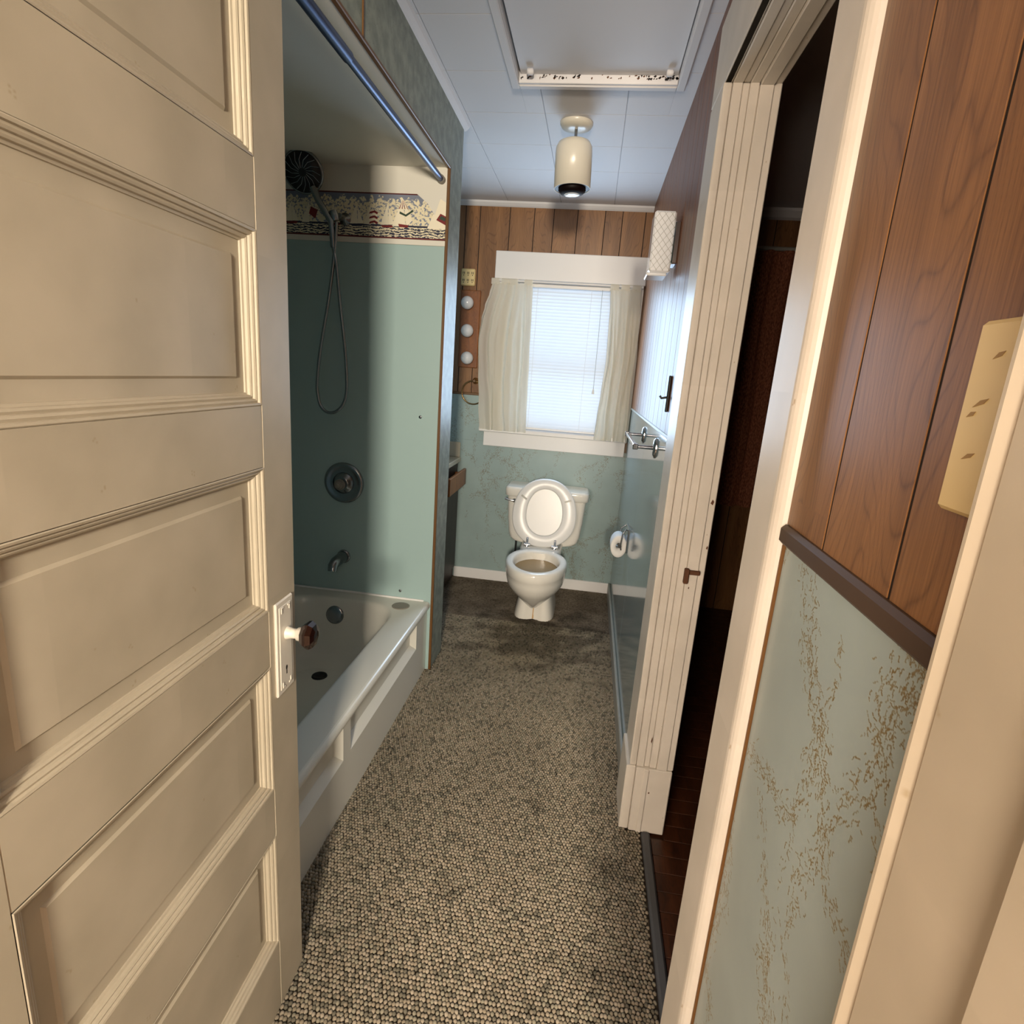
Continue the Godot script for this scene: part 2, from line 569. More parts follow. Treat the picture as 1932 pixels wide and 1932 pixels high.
func build_shell() -> void:
	# far wall with the window opening
	var wx0 := -0.55
	var wx1 := 0.17
	var wy0 := 1.11
	var wy1 := 2.09
	var s := shape()
	s.box(Vector3(XL - 0.12, -0.1, -0.15), Vector3(wx0, H + 0.1, 0))
	s.box(Vector3(wx1, -0.1, -0.15), Vector3(XR + 0.12, H + 0.1, 0))
	s.box(Vector3(wx0, -0.1, -0.15), Vector3(wx1, wy0, 0))
	s.box(Vector3(wx0, wy1, -0.15), Vector3(wx1, H + 0.1, 0))
	var wb := struct("wall_back", s, M.hall, "far wall with brown wood panelling over a blue marbled wainscot", "wall")
	planks(wb, [XL, -1.25, -1.08, -0.895, -0.80, -0.607], 1.345, H, "z", M.wood)
	planks(wb, [-0.607, -0.45, -0.327, -0.177, -0.006, 0.102, 0.243, XR], 2.22, H, "z", M.wood)
	obj("wainscot_panel", bx(Vector3(XL, 0, 0), Vector3(XR, 1.02, 0.005), 0.001), M.marble_back, wb)
	obj("wainscot_panel", bx(Vector3(XL, 1.02, 0), Vector3(-0.672, 1.33, 0.005), 0.001, Vector2(0.0, 0.0)), M.marble_back, wb)
	obj("wainscot_cap", bx(Vector3(XL, 1.328, 0), Vector3(-0.672, 1.345, 0.012), 0.003), M.brown, wb)
	struct("baseboard_back", bx(Vector3(-0.86, 0, 0.005), Vector3(XR - 0.008, 0.078, 0.02), 0.004), M.white, "white baseboard along the far wall behind the toilet", "baseboard")
	# right wall: beyond the side doorway, over it, and the near piece
	s = shape()
	s.box(Vector3(XR, -0.1, 0.0), Vector3(XR + 0.115, H + 0.1, ZJ - 0.012))
	s.box(Vector3(XR, 2.257, ZJ - 0.012), Vector3(XR + 0.115, H + 0.1, ZN - 0.012))
	s.box(Vector3(XR, -0.1, ZN - 0.012), Vector3(XR + 0.115, H + 0.1, ZF + 0.2))
	var wr := struct("wall_right", s, M.hall, "right wall with wood panelling above glossy blue panels", "wall")
	var ed := [0.007]
	var wid := [0.10, 0.19, 0.155, 0.125, 0.15, 0.17, 0.11, 0.14]
	var k := 0
	while ed[ed.size() - 1] + wid[k % 8] < 2.08:
		ed.append(ed[ed.size() - 1] + wid[k % 8])
		k += 1
	ed.append(2.09)
	planks(wr, ed, HW, H, "x", M.wood_gloss, XR)
	planks(wr, [2.09, 2.28, 2.43, 2.58, 2.75, 2.86, 3.0, 3.175], 2.46, H, "x", M.wood_gloss, XR)
	planks(wr, [3.176, 3.295, 3.44, 3.60], HW + 0.004, H, "x", M.wood, XR)
	for e in [[0.006, 1.2], [1.2, 2.09]]:
		obj("wainscot_panel", bx(Vector3(XR - 0.005, 0, e[0] + 0.0008), Vector3(XR, HW - 0.012, e[1] - 0.0008), 0.001), M.marble_gloss, wr)
	obj("wainscot_cap", bx(Vector3(XR - 0.011, HW - 0.012, 0.006), Vector3(XR, HW, 2.06), 0.003), M.cap_pale, wr)
	obj("wainscot_panel", bx(Vector3(XR - 0.005, 0, 3.186), Vector3(XR, HW - 0.022, 3.60), 0.001, Vector2(0.35, 0.2)), M.marble, wr)
	var nc := obj("wainscot_cap", bx(Vector3(XR - 0.014, HW - 0.022, 3.177), Vector3(XR, HW + 0.004, 3.60), 0.005), M.cap, wr)
	nc.set_meta("label", "dark brown moulding between panelling and marbled panel")
	obj("edge_strip", bx(Vector3(XR - 0.008, 0, 3.1785), Vector3(XR, HW - 0.022, 3.1855), 0.002), M.brown, wr)
	struct("baseboard_right", bx(Vector3(XR - 0.02, 0, 0.021), Vector3(XR - 0.005, 0.085, 2.055), 0.004), M.cap_pale, "low grey baseboard below the glossy blue wall", "baseboard")
	# tub partition
	s = bx(Vector3(XL, -0.1, ZP0), Vector3(XS - 0.004, HH, ZP1 - 0.004))
	s.box(Vector3(XL, HH, ZP0), Vector3(XS - 0.004, H, ZP1 - 0.004))
	var wt := struct("wall_tub", s, M.upper, "cross wall behind the tub faucet with teal panel", "wall")
	obj("painted_board", bx(Vector3(XL, 2.0, ZP1 - 0.004), Vector3(XS - 0.004, HH, ZP1 - 0.001)), M.upper, wt)
	obj("teal_panel", bx(Vector3(XL, 0.0, ZP1 - 0.004), Vector3(XS - 0.006, 2.0, ZP1), 0.0015), M.teal, wt)
	obj("trim_strip", bx(Vector3(XL, 2.0, ZP1 - 0.002), Vector3(XS - 0.006, 2.022, ZP1 + 0.003), 0.0015), M.upper, wt)
	obj("end_panel", bx(Vector3(XS - 0.004, 0.0, ZP0), Vector3(XS, H, ZP1 - 0.004), 0.001, Vector2(0.3, 0.1)), M.fascia, wt)
	obj("corner_trim", bx(Vector3(XS - 0.010, 0.0, ZP1 - 0.006), Vector3(XS + 0.003, HH, ZP1 + 0.004), 0.002), M.brown, wt)
	for p in [[-0.747, 1.27], [-0.822, 0.408]]:
		obj("screw", shape().lathe([[0.0075, 0.0], [0.0075, 0.0015], [0.005, 0.003], [0.001, 0.003]], Vector3(p[0], p[1], ZP1), Vector3(0, 0, 1), 10), M.dull_chrome, wt)
	# the wallpaper border, its top corner torn away near the rod
	var bs := shape()
	var out := [[-1.42, 2.022], [-0.664, 2.022], [-0.664, 2.17], [-0.690, 2.185], [-0.712, 2.120], [-0.745, 2.165], [-0.792, 2.200], [-1.42, 2.200]]
	bs.s.set_smooth_group(-1)
	var poly := PackedVector2Array()
	for p in out:
		poly.append(Vector2(p[0], p[1]))
	var tri := Geometry2D.triangulate_polygon(poly)
	for zz in [ZP1 + 0.0008, ZP1 - 0.0006]:
		for i in range(0, tri.size(), 3):
			var q := [poly[tri[i]], poly[tri[i + 1]], poly[tri[i + 2]]]
			if ((q[1] - q[0]).cross(q[2] - q[0]) > 0.0) == (zz > ZP1):
				q.reverse()
			for v in q:
				bs.vert(Vector3(v.x, v.y, zz), Vector2((v.x + 1.40) / 0.745, 1.0 - (v.y - 2.022) / 0.178))
	var bo := obj("wallpaper_border", bs, M.border, wt)
	bo.set_meta("label", "wallpaper border printed with sailboats, clouds and waves")
	# soffit over the tub, its fascia towards the room
	var so := struct("trim_1", bx(Vector3(XL, HH, ZP1 - 0.004), Vector3(XS - 0.004, H, ZF)), M.upper, "boxed soffit over the tub with grey-green fascia panels", "soffit")
	obj("fascia_panel", bx(Vector3(XS - 0.004, HH, ZP1 - 0.004), Vector3(XS, H, 2.298), 0.001), M.fascia, so)
	obj("fascia_panel", bx(Vector3(XS - 0.004, HH, 2.306), Vector3(XS, H, ZF), 0.001, Vector2(0.5, 0.3)), M.fascia, so)
	obj("batten", bx(Vector3(XS - 0.004, HH, 2.2975), Vector3(XS + 0.003, H, 2.3065), 0.0015), M.brown, so)
	obj("corner_trim", bx(Vector3(XS - 0.012, HH - 0.004, ZP1 - 0.006), Vector3(XS + 0.003, HH + 0.007, ZF), 0.002), M.brown, so)
	# long wall of the alcove and the block at its near end
	struct("wall_left", bx(Vector3(XL - 0.12, -0.1, 0), Vector3(XL, H + 0.1, ZF + 0.2)), M.teal, "long wall of the tub alcove", "wall")
	struct("wall_alcove", bx(Vector3(XL, -0.1, 3.03), Vector3(XS, HH, ZF)), M.teal, "wall at the near end of the tub behind the open door", "wall")
	struct("trim_2", shape().prism([[0, 0], [0.023, 0], [0.019, -0.009], [0.009, -0.019], [0, -0.023]], Vector3(XS, H, ZP0 - 0.02), Vector3(1, 0, 0), Vector3(0, 1, 0), Vector3(0, 0, ZF - ZP0)), M.ceil, "white cove strip between the ceiling and the tub fascia", "trim")
	struct("trim_3", shape().prism([[0.006, 0], [0.035, 0], [0.030, -0.010], [0.016, -0.022], [0.006, -0.028]], Vector3(-0.98, H, 0), Vector3(0, 0, 1), Vector3(0, 1, 0), Vector3(XR - 0.006 + 0.98, 0, 0)), M.ceil, "white cove strip along the top of the far wall", "trim")
	# entrance wall
	s = shape()
	s.box(Vector3(XL - 0.12, -0.1, ZF + 0.015), Vector3(-0.60, H + 0.1, ZF + 0.14))
	s.box(Vector3(0.24, -0.1, ZF + 0.015), Vector3(XR + 0.115, H + 0.1, ZF + 0.14))
	s.box(Vector3(-0.60, 2.26, ZF + 0.015), Vector3(0.24, H + 0.1, ZF + 0.14))
	struct("wall_front", s, M.hall, "wall around the entrance doorway", "wall")

func build_ceiling() -> void:
	var s := shape()
	var hx0 := -0.362
	var hx1 := 0.214
	var hz0 := 1.54
	var hz1 := 2.30
	s.box(Vector3(XL - 0.12, H + 0.006, -0.15), Vector3(hx0, H + 0.1, ZF + 0.2))
	s.box(Vector3(hx1, H + 0.006, -0.15), Vector3(XR + 0.12, H + 0.1, ZF + 0.2))
	s.box(Vector3(hx0, H + 0.006, -0.15), Vector3(hx1, H + 0.1, hz0))
	s.box(Vector3(hx0, H + 0.006, hz1), Vector3(hx1, H + 0.1, ZF + 0.2))
	s.box(Vector3(hx0, H + 0.1, hz0), Vector3(hx1, H + 0.16, hz1))
	var c := struct("ceiling", s, M.ceil, "white tiled ceiling with a square access hatch", "ceiling")
	# square tiles, cut round the hatch
	var xs := [-0.955, -0.622, -0.286, 0.044, XR]
	var zs := [0.0]
	var z := 0.276
	while z < ZF:
		zs.append(z)
		z += 0.334
	zs.append(ZF)
	for i in xs.size() - 1:
		for j in zs.size() - 1:
			var a0: float = xs[i] + (0.0013 if i > 0 else 0.0)
			var a1: float = xs[i + 1] - (0.0013 if i < 3 else 0.0)
			var b0: float = zs[j] + 0.0005
			var b1: float = zs[j + 1] - 0.0005
			var rects := [Rect2(a0, b0, a1 - a0, b1 - b0)]
			var hole := Rect2(hx0, hz0, hx1 - hx0, hz1 - hz0)
			if rects[0].intersects(hole):
				var r: Rect2 = rects[0]
				rects = []
				if r.position.x < hx0: rects.append(Rect2(r.position.x, r.position.y, hx0 - r.position.x, r.size.y))
				if r.end.x > hx1: rects.append(Rect2(hx1, r.position.y, r.end.x - hx1, r.size.y))
				var c0 := maxf(r.position.x, hx0)
				var c1 := minf(r.end.x, hx1)
				if r.position.y < hz0: rects.append(Rect2(c0, r.position.y, c1 - c0, hz0 - r.position.y))
				if r.end.y > hz1: rects.append(Rect2(c0, hz1, c1 - c0, r.end.y - hz1))
			for r in rects:
				obj("ceiling_tile", bx(Vector3(r.position.x, H, r.position.y), Vector3(r.end.x, H + 0.006, r.end.y), 0.0012), M.ceil, c)
	# hatch: frame moulding, recess sides, panel, catches
	var hh := thing("ceiling_hatch", "white ceiling hatch panel set up inside a moulded frame", "hatch", Vector3(0, 0, 0))
	var f := 0.03
	obj("frame_strip", bx(Vector3(hx0 - f, H - 0.014, hz0 - f), Vector3(hx0, H - 0.0003, hz1 + f), 0.004), M.ceil, hh)
	obj("frame_strip", bx(Vector3(hx1, H - 0.014, hz0 - f), Vector3(hx1 + f, H - 0.0003, hz1 + f), 0.004), M.ceil, hh)
	obj("frame_strip", bx(Vector3(hx0, H - 0.014, hz0 - f), Vector3(hx1, H - 0.0003, hz0), 0.004), M.ceil, hh)
	obj("frame_strip", bx(Vector3(hx0, H - 0.014, hz1), Vector3(hx1, H - 0.0003, hz1 + f), 0.004), M.ceil, hh)
	obj("jamb", bx(Vector3(hx0 + 0.001, H - 0.01, hz0 + 0.0005), Vector3(hx1 - 0.001, H + 0.05, hz0 + 0.012), 0.002), M.ceil, hh)
	# bare spots where the paint has come off along the edge
	for i in 80:
		var x := rng.randf_range(hx0 + 0.005, hx0 + 0.22) if i % 2 == 0 else rng.randf_range(hx1 - 0.15, hx1 - 0.005)
		if i % 9 == 0: x = rng.randf_range(hx0 + 0.2, hx1 - 0.1)
		var w := rng.randf_range(0.003, 0.012)
		var y := H + rng.randf_range(0.004, 0.0175)
		obj("peeled_spot", shape().prism([[0, 0], [w * 0.5, -rng.randf_range(0.0, 0.006)], [w, 0.001], [w * 0.7, rng.randf_range(0.003, 0.006)]], Vector3(x, y, hz0 + 0.0118), Vector3(1, 0, 0), Vector3(0, 1, 0), Vector3(0, 0, 0.001)), M.rust if i % 3 == 0 else M.groove, hh)
	obj("panel", bx(Vector3(hx0 + 0.007, H + 0.018, hz0 + 0.0125), Vector3(hx1 - 0.003, H + 0.03, hz1 - 0.004), 0.002), M.ceil, hh)
	for p in [[-0.325, 1.60], [0.178, 1.60]]:
		obj("catch", shape().lathe([[0.006, 0.0], [0.011, 0.002], [0.011, 0.020], [0.006, 0.024]], Vector3(p[0] - (0.012 if p[0] > 0 else 0.0), H + 0.004, p[1]), Vector3(1, 0, 0), 12), M.ceil, hh)

# ------------------------------------------------------------------ window, blind, curtains
func build_window() -> void:
	var w := thing("window_1", "white framed sash window with bright daylight behind a blind", "window", Vector3.ZERO, "", "structure")
	obj("head_casing", bx(Vector3(-0.679, 2.086, 0.006), Vector3(0.288, 2.254, 0.030), 0.003), M.white, w)
	obj("side_casing", bx(Vector3(-0.672, 1.125, 0.0), Vector3(-0.545, 2.10, 0.022), 0.003), M.white, w)
	obj("side_casing", bx(Vector3(0.165, 1.125, 0.0), Vector3(0.283, 2.10, 0.022), 0.003), M.white, w)
	obj("stool", bx(Vector3(-0.725, 1.092, -0.06), Vector3(0.286, 1.122, 0.055), 0.005), M.white, w)
	obj("apron", bx(Vector3(-0.693, 0.993, 0.0), Vector3(0.278, 1.092, 0.026), 0.003), M.white, w)
	obj("jamb", bx(Vector3(-0.55, 1.11, -0.15), Vector3(-0.53, 2.09, -0.002)), M.white, w)
	obj("jamb", bx(Vector3(0.15, 1.11, -0.15), Vector3(0.17, 2.09, -0.002)), M.white, w)
	obj("jamb", bx(Vector3(-0.53, 2.07, -0.15), Vector3(0.15, 2.09, -0.002)), M.white, w)
	for e in [[1.122, 1.56, -0.075], [1.53, 2.07, -0.11]]:
		var sa := obj("sash", bx(Vector3(-0.53, e[0], e[2] - 0.03), Vector3(-0.49, e[1], e[2]), 0.002).box(Vector3(0.11, e[0], e[2] - 0.03), Vector3(0.15, e[1], e[2]), 0.002).box(Vector3(-0.49, e[0], e[2] - 0.03), Vector3(0.11, e[0] + 0.04, e[2]), 0.002).box(Vector3(-0.49, e[1] - 0.035, e[2] - 0.03), Vector3(0.11, e[1], e[2]), 0.002), M.white, w)
		obj("pane", bx(Vector3(-0.49, e[0] + 0.04, e[2] - 0.017), Vector3(0.11, e[1] - 0.035, e[2] - 0.013)), M.glass, sa)
	# blind
	var b := thing("window_blind", "closed white horizontal slat blind glowing with daylight", "blind", Vector3(-0.19, 1.125, -0.03))
	obj("head_rail", bx(Vector3(-0.325, 0.925, -0.014), Vector3(0.325, 0.955, 0.014), 0.003), M.white, b)
	var sl := shape()
	var rows := []
	for j in 6:
		var t := (j / 5.0 - 0.5)
		var y := t * 0.0245
		var zz := -t * 0.009 + 0.0016 * cos(t * PI)
		rows.append([Vector3(-0.322, y, zz), Vector3(0.322, y, zz)])
	sl.grid(rows, false, true, false, -1)
	var slat := sl.done()
	for k in 43:
		var o := obj("slat", slat, M.slat, b)
		o.position = Vector3(0, 0.022 + k * 0.0211, 0)
	obj("bottom_rail", bx(Vector3(-0.322, 0.0, -0.010), Vector3(0.322, 0.014, 0.010), 0.003), M.white, b)
	for x in [-0.205, 0.147]:
		obj("ladder_cord", shape().tube([Vector3(x, 0.93, 0.0085), Vector3(x, 0.01, 0.0085)], 0.0012, 5), M.white, b)
	var pc := obj("pull_cord", shape().tube([Vector3(0.214, 0.93, 0.016), Vector3(0.218, 0.6, 0.018), Vector3(0.219, 0.30, 0.02)], 0.0014, 5), M.cap_pale, b)
	obj("tassel", shape().lathe([[0.003, 0.03], [0.006, 0.02], [0.009, 0.0], [0.008, -0.004]], Vector3(0.219, 0.275, 0.02), Vector3.UP, 10), M.white, pc)
	# rod and curtains
	var rod := thing("curtain_rod", "thin white rod across the window top carrying the curtains", "rod", Vector3(-0.19, 2.072, 0.062))
	obj("bar", shape().tube([Vector3(-0.49, 0, 0), Vector3(0.466, 0, 0)], 0.006, 8), M.white, rod)
	for x in [-0.487, 0.463]:
		obj("bracket", bx(Vector3(x - 0.004, -0.008, -0.04), Vector3(x + 0.004, 0.008, 0.006), 0.002), M.white, rod)
	curtain("window_curtain", "cream tab-top curtain bulging out at the left of the window", [[2.055, -0.683, -0.425], [1.998, -0.697, -0.421], [1.90, -0.728, -0.418], [1.83, -0.747, -0.416], [1.70, -0.761, -0.413], [1.49, -0.749, -0.405], [1.28, -0.730, -0.400], [1.108, -0.714, -0.396]], [-0.665, -0.60, -0.546, -0.450], 3.7, 3)
	curtain("window_curtain", "narrow cream tab-top curtain on the right of the window beside the glossy wall", [[2.055, 0.070, 0.262], [1.9, 0.080, 0.270], [1.62, 0.088, 0.281], [1.4, 0.076, 0.282], [1.25, 0.066, 0.282], [1.10, 0.060, 0.280]], [0.098, 0.165, 0.236], 3.1, 8)

func curtain(called: String, label: String, prof: Array, tabs: Array, folds: float, sd: int) -> void:
	var c := thing(called, label, "curtain", Vector3.ZERO, "window curtains")
	var n := noise(sd, 1.4, 2)
	var rows := []
	var nu := 110
	for j in 36:
		var y: float = lerpf(prof[0][0], prof[prof.size() - 1][0], j / 35.0)
		var k := 0
		while k < prof.size() - 2 and prof[k + 1][0] > y:
			k += 1
		var t := smoothstep(0.0, 1.0, clampf((y - prof[k][0]) / (prof[k + 1][0] - prof[k][0]), 0.0, 1.0))
		var xa := lerpf(prof[k][1], prof[k + 1][1], t)
		var xb := lerpf(prof[k][2], prof[k + 1][2], t)
		var row := []
		for i in nu:
			var u := float(i) / (nu - 1)
			var amp := lerpf(0.006, 0.017, smoothstep(0.0, 0.35, j / 35.0))
			var ph := u * folds * TAU + 1.6 * n.get_noise_2d(u * 2.0, y * 0.5) * 2.0
			var z := 0.074 + amp * sin(ph) + 0.25 * amp * sin(ph * 2.0 + 0.6) + 0.006 * n.get_noise_2d(u * 3.0, y * 2.0)
			row.append(Vector3(lerpf(xa, xb, u) + 0.004 * cos(ph), y + (0.004 * sin(ph) if j == 35 else 0.0), z))
		rows.append(row)
	obj("cloth", shape().grid(rows, false, true, false, 1), M.curtain, c)
	for x in tabs:
		var loop := []
		for k in 13:
			var a := PI * k / 12.0
			loop.append(Vector2(0.0105 * cos(a), 0.0105 * sin(a)))
		var r2 := []
		for sx in [-0.026, 0.026]:
			var r := [Vector3(x + sx, 2.045, 0.0745)]
			for p in loop:
				r.append(Vector3(x + sx, 2.072 + p.y, 0.062 + p.x))
			r.append(Vector3(x + sx, 2.045, 0.066))
			r2.append(r)
		obj("tab", shape().grid(r2, false, true, false, 1), M.curtain, c)

# ------------------------------------------------------------------ side doorway and entrance jamb
func build_doorways() -> void:
	# far jamb of the side doorway: a post of stepped mouldings on a plinth
	var fx := 0.272
	var j := thing("trim_4", "white moulded jamb and casing on the far side of the dark doorway", "door jamb", Vector3(0, 0, 0), "", "structure")
	obj("face_casing", bx(Vector3(fx, 0.25, 2.058), Vector3(XR - 0.0002, 2.25, ZJ), 0.004), M.casing, j)
	var strips := [[0.2725, 0.293, 0.0], [0.2945, 0.319, 0.003], [0.3195, 0.337, -0.0015], [0.3375, 0.360, 0.002], [0.3605, 0.394, 0.010], [0.3945, 0.414, 0.004]]
	for e in strips:
		obj("jamb_strip", bx(Vector3(e[0], 0.25, ZJ - 0.02), Vector3(e[1], 2.25, ZJ + e[2]), 0.0022), M.casing, j)
	obj("plinth_block", bx(Vector3(0.262, 0, 2.052), Vector3(0.2935, 0.25, ZJ + 0.006), 0.003).box(Vector3(0.2945, 0, ZJ - 0.02), Vector3(0.412, 0.25, ZJ + 0.012), 0.003).box(Vector3(0.319, 0, ZJ), Vector3(0.337, 0.249, ZJ + 0.017), 0.003), M.casing, j)
	var kp := obj("latch_keeper", bx(Vector3(0.352, 0.915, ZJ + 0.008), Vector3(0.366, 0.962, ZJ + 0.024), 0.002).box(Vector3(0.366, 0.944, ZJ + 0.008), Vector3(0.398, 0.957, ZJ + 0.020), 0.002), M.rust, j)
	kp.set_meta("label", "small brass latch keeper")
	for e in [[0.404, 1.17, 0.005, 0.009], [0.409, 1.03, 0.003, 0.006], [0.372, 0.90, 0.002, 0.004], [0.330, 0.36, 0.0022, 0.012], [0.325, 0.21, 0.003, 0.010], [0.345, 0.16, 0.003, 0.004]]:
		obj("paint_chip", shape().prism([[-e[2], -e[3] * 0.4], [e[2] * 0.4, -e[3]], [e[2], e[3] * 0.2], [0.0, e[3]]], Vector3(e[0], e[1], ZJ + (0.0121 if e[1] < 0.25 or e[0] < 0.394 else 0.0041)), Vector3(1, 0, 0), Vector3(0, 1, 0), Vector3(0, 0, 0.0003)), M.rust, j)
	# head of the doorway
	var h := thing("trim_5", "grey-white door head and casing over the dark doorway", "door head", Vector3.ZERO, "", "structure")
	obj("face_casing", bx(Vector3(fx, 2.25, 2.058), Vector3(XR - 0.0002, 2.455, 3.178), 0.004), M.casing, h)
	for e in strips:
		obj("head_strip", bx(Vector3(e[0], 2.25 - e[2], ZJ - 0.01), Vector3(e[1], 2.257, ZN + 0.01), 0.002), M.casing, h)
	# near casing of the doorway
	var n := thing("trim_6", "cream casing board on the near side of the dark doorway", "door casing", Vector3.ZERO, "", "structure")
	var pr := []
	for k in 7:
		var a := PI / 2 * k / 6.0
		pr.append([0.022 * (1.0 - 0.0) * cos(a) , 0.094 + 0.020 * sin(a)])
	var outl := [[0.0, 0.0], [0.020, 0.0], [0.022, 0.002]]
	outl.append_array(pr)
	outl.append([0.0, 0.114])
	obj("face_casing", shape().prism(outl, Vector3(XR - 0.0002, 0, ZN), Vector3(-1, 0, 0), Vector3(0, 0, 1), Vector3(0, 2.25, 0)), M.casing, n)
	obj("jamb_board", bx(Vector3(XR, 0, ZN - 0.012), Vector3(0.412, 2.25, ZN), 0.002), M.casing, n)
	# threshold strip
	tag(obj("floor_threshold", shape().prism([[0, 0], [0.002, 0.006], [0.008, 0.0095], [0.024, 0.0095], [0.030, 0.004], [0.031, 0]], Vector3(0.337, 0.0, ZJ + 0.019), Vector3(1, 0, 0), Vector3(0, 1, 0), Vector3(0, 0, ZN - ZJ - 0.033)), M.threshold), "worn grey threshold strip between carpet and dark wood floor", "threshold")
	# entrance door frame: right jamb and stop, left jamb, head
	var e1 := thing("trim_7", "cream entrance door jamb and stop close to the camera", "door jamb", Vector3.ZERO, "", "structure")
	obj("casing_edge", bx(Vector3(0.218, 0, ZF), Vector3(XR - 0.006, 2.26, ZF + 0.0138), 0.0055), M.paint, e1)
	obj("jamb_board", bx(Vector3(0.2195, 0, ZF + 0.0155), Vector3(0.239, 2.24, ZF + 0.185), 0.003), M.paint, e1)
	obj("door_stop", bx(Vector3(0.207, 0, 3.719), Vector3(0.2195, 2.24, 3.757), 0.003), M.paint, e1)
	var e2 := thing("trim_8", "left jamb of the entrance doorway behind the open door", "door jamb", Vector3.ZERO, "", "structure")
	obj("jamb_board", bx(Vector3(-0.599, 0, ZF + 0.0155), Vector3(-0.582, 2.24, ZF + 0.185), 0.003), M.paint, e2)
	obj("head_board", bx(Vector3(-0.582, 2.241, ZF + 0.0155), Vector3(0.2195, 2.259, ZF + 0.185), 0.003), M.paint, e2)

# ------------------------------------------------------------------ the open panel door
func build_door() -> void:
	var d := thing("door_1", "open cream painted door with five horizontal panels", "door", Vector3(-0.5627, 0.012, 2.8706), "", "structure")
	d.rotation.y = 0.0317
	var ft := -0.044
	var za := 0.107
	var zb := 0.648
	var zw := 0.757
	var top := 2.205
	var oy := -0.012
	obj("stile", bx(Vector3(ft, 0, 0), Vector3(0, top, za), 0.0015, Vector2(0.1, 0.4)), M.paint, d)
	obj("stile", bx(Vector3(ft, 0, zb), Vector3(0, top, zw), 0.0015, Vector2(0.7, 0.1)), M.paint, d)
	var pan := [[0.203, 0.492], [0.608, 0.895], [1.014, 1.299], [1.411, 1.700], [1.808, 2.097]]
	var y0 := 0.0
	for p in pan:
		obj("rail", bx(Vector3(ft, y0, za), Vector3(-0.0006, p[0] + oy, zb), 0.001, Vector2(y0, y0)), M.paint, d)
		y0 = p[1] + oy
	obj("rail", bx(Vector3(ft, y0, za), Vector3(-0.0006, top, zb), 0.001), M.paint, d)
	# stepped moulding: [inset, depth]
	var prof := [[0.0, -0.0002], [0.0015, 0.0006], [0.0045, -0.0004], [0.0052, -0.0045], [0.0085, -0.0035], [0.0115, -0.0055], [0.0122, -0.0095], [0.0152, -0.0085], [0.0180, -0.0105], [0.0188, -0.0150], [0.0220, -0.0165], [0.0225, -0.0190]]
	for p in pan:
		var a: float = p[0] + oy
		var b: float = p[1] + oy
		var ring := func(ins: float, x: float) -> Array:
			return [Vector3(x, a + ins, za + ins), Vector3(x, b - ins, za + ins), Vector3(x, b - ins, zb - ins), Vector3(x, a + ins, zb - ins)]
		for side in 4:
			var s := shape()
			for k in prof.size() - 1:
				var r0: Array = ring.call(prof[k][0], prof[k][1])
				var r1: Array = ring.call(prof[k + 1][0], prof[k + 1][1])
				var s2 := (side + 1) % 4
				var inward: Vector3 = [Vector3(0, 0, 1), Vector3(0, -1, 0), Vector3(0, 0, -1), Vector3(0, 1, 0)][side]
				s.face([r0[side], r0[s2], r1[s2], r1[side]], inward * absf(prof[k][1] - prof[k + 1][1]) * (1.0 if prof[k + 1][1] < prof[k][1] else -1.0) + Vector3(maxf(prof[k + 1][0] - prof[k][0], 0.00001), 0, 0))
			obj("moulding", s, M.paint, d)
		# panel with a raised field
		var ps := shape(Vector2(a * 0.7, a))
		var x0 := -0.0190
		var o0: Array = ring.call(0.020, x0)
		var o1: Array = ring.call(0.046, x0)
		var o2: Array = ring.call(0.050, x0 + 0.0042)
		for side in 4:
			var s2 := (side + 1) % 4
			ps.face([o0[side], o0[s2], o1[s2], o1[side]], Vector3(1, 0, 0))
			ps.face([o1[side], o1[s2], o2[s2], o2[side]], Vector3(1, 0, 0))
		ps.face(o2, Vector3(1, 0, 0))
		ps.box(Vector3(-0.030, a, za), Vector3(x0 - 0.002, b, zb))
		obj("panel", ps, M.paint, d)
	# lock plate, knob, keyhole
	var py := 0.918 + oy
	var lp := obj("lock_plate", bx(Vector3(0, py - 0.104, 0.021), Vector3(0.006, py + 0.104, 0.091), 0.004).box(Vector3(0.0055, py - 0.092, 0.032), Vector3(0.0075, py + 0.092, 0.080), 0.0015), M.casing, d)
	for sy in [-1, 1]:
		for sz in [-1, 1]:
			obj("corner_ornament", bx(Vector3(0.007, py + sy * 0.083 - 0.006, 0.056 + sz * 0.016 - 0.002), Vector3(0.009, py + sy * 0.083 + 0.006, 0.056 + sz * 0.016 + 0.002), 0.0008).box(Vector3(0.007, py + sy * 0.088 - 0.002, 0.056 + sz * 0.013 - 0.005), Vector3(0.009, py + sy * 0.088 + 0.002, 0.056 + sz * 0.013 + 0.005), 0.0008), M.casing, lp)
	obj("keyhole", shape().prism([[-0.002, -0.012], [0.002, -0.012], [0.0016, -0.002], [0.0035, 0.001], [0.003, 0.006], [0.0, 0.008], [-0.003, 0.006], [-0.0035, 0.001], [-0.0016, -0.002]], Vector3(0.0068, py - 0.052, 0.056), Vector3(0, 0, 1), Vector3(0, 1, 0), Vector3(0.0009, 0, 0)), M.black, lp)
	var kn := obj("knob", shape().lathe([[0.010, 0.0], [0.022, 0.001], [0.029, 0.010], [0.030, 0.016], [0.024, 0.025], [0.012, 0.029], [0.002, 0.030]], Vector3(0.041, 0.944 + oy, 0.050), Vector3(1, 0, 0), 8, false), M.knob_glass, d)
	kn.set_meta("label", "dark eight-sided glass door knob")
	obj("shank", shape().lathe([[0.0155, -0.040], [0.013, -0.030], [0.0105, -0.022], [0.0105, -0.012], [0.014, -0.010], [0.0145, -0.001], [0.018, 0.0]], Vector3(0.041, 0.944 + oy, 0.050), Vector3(1, 0, 0), 16), M.casing, kn)
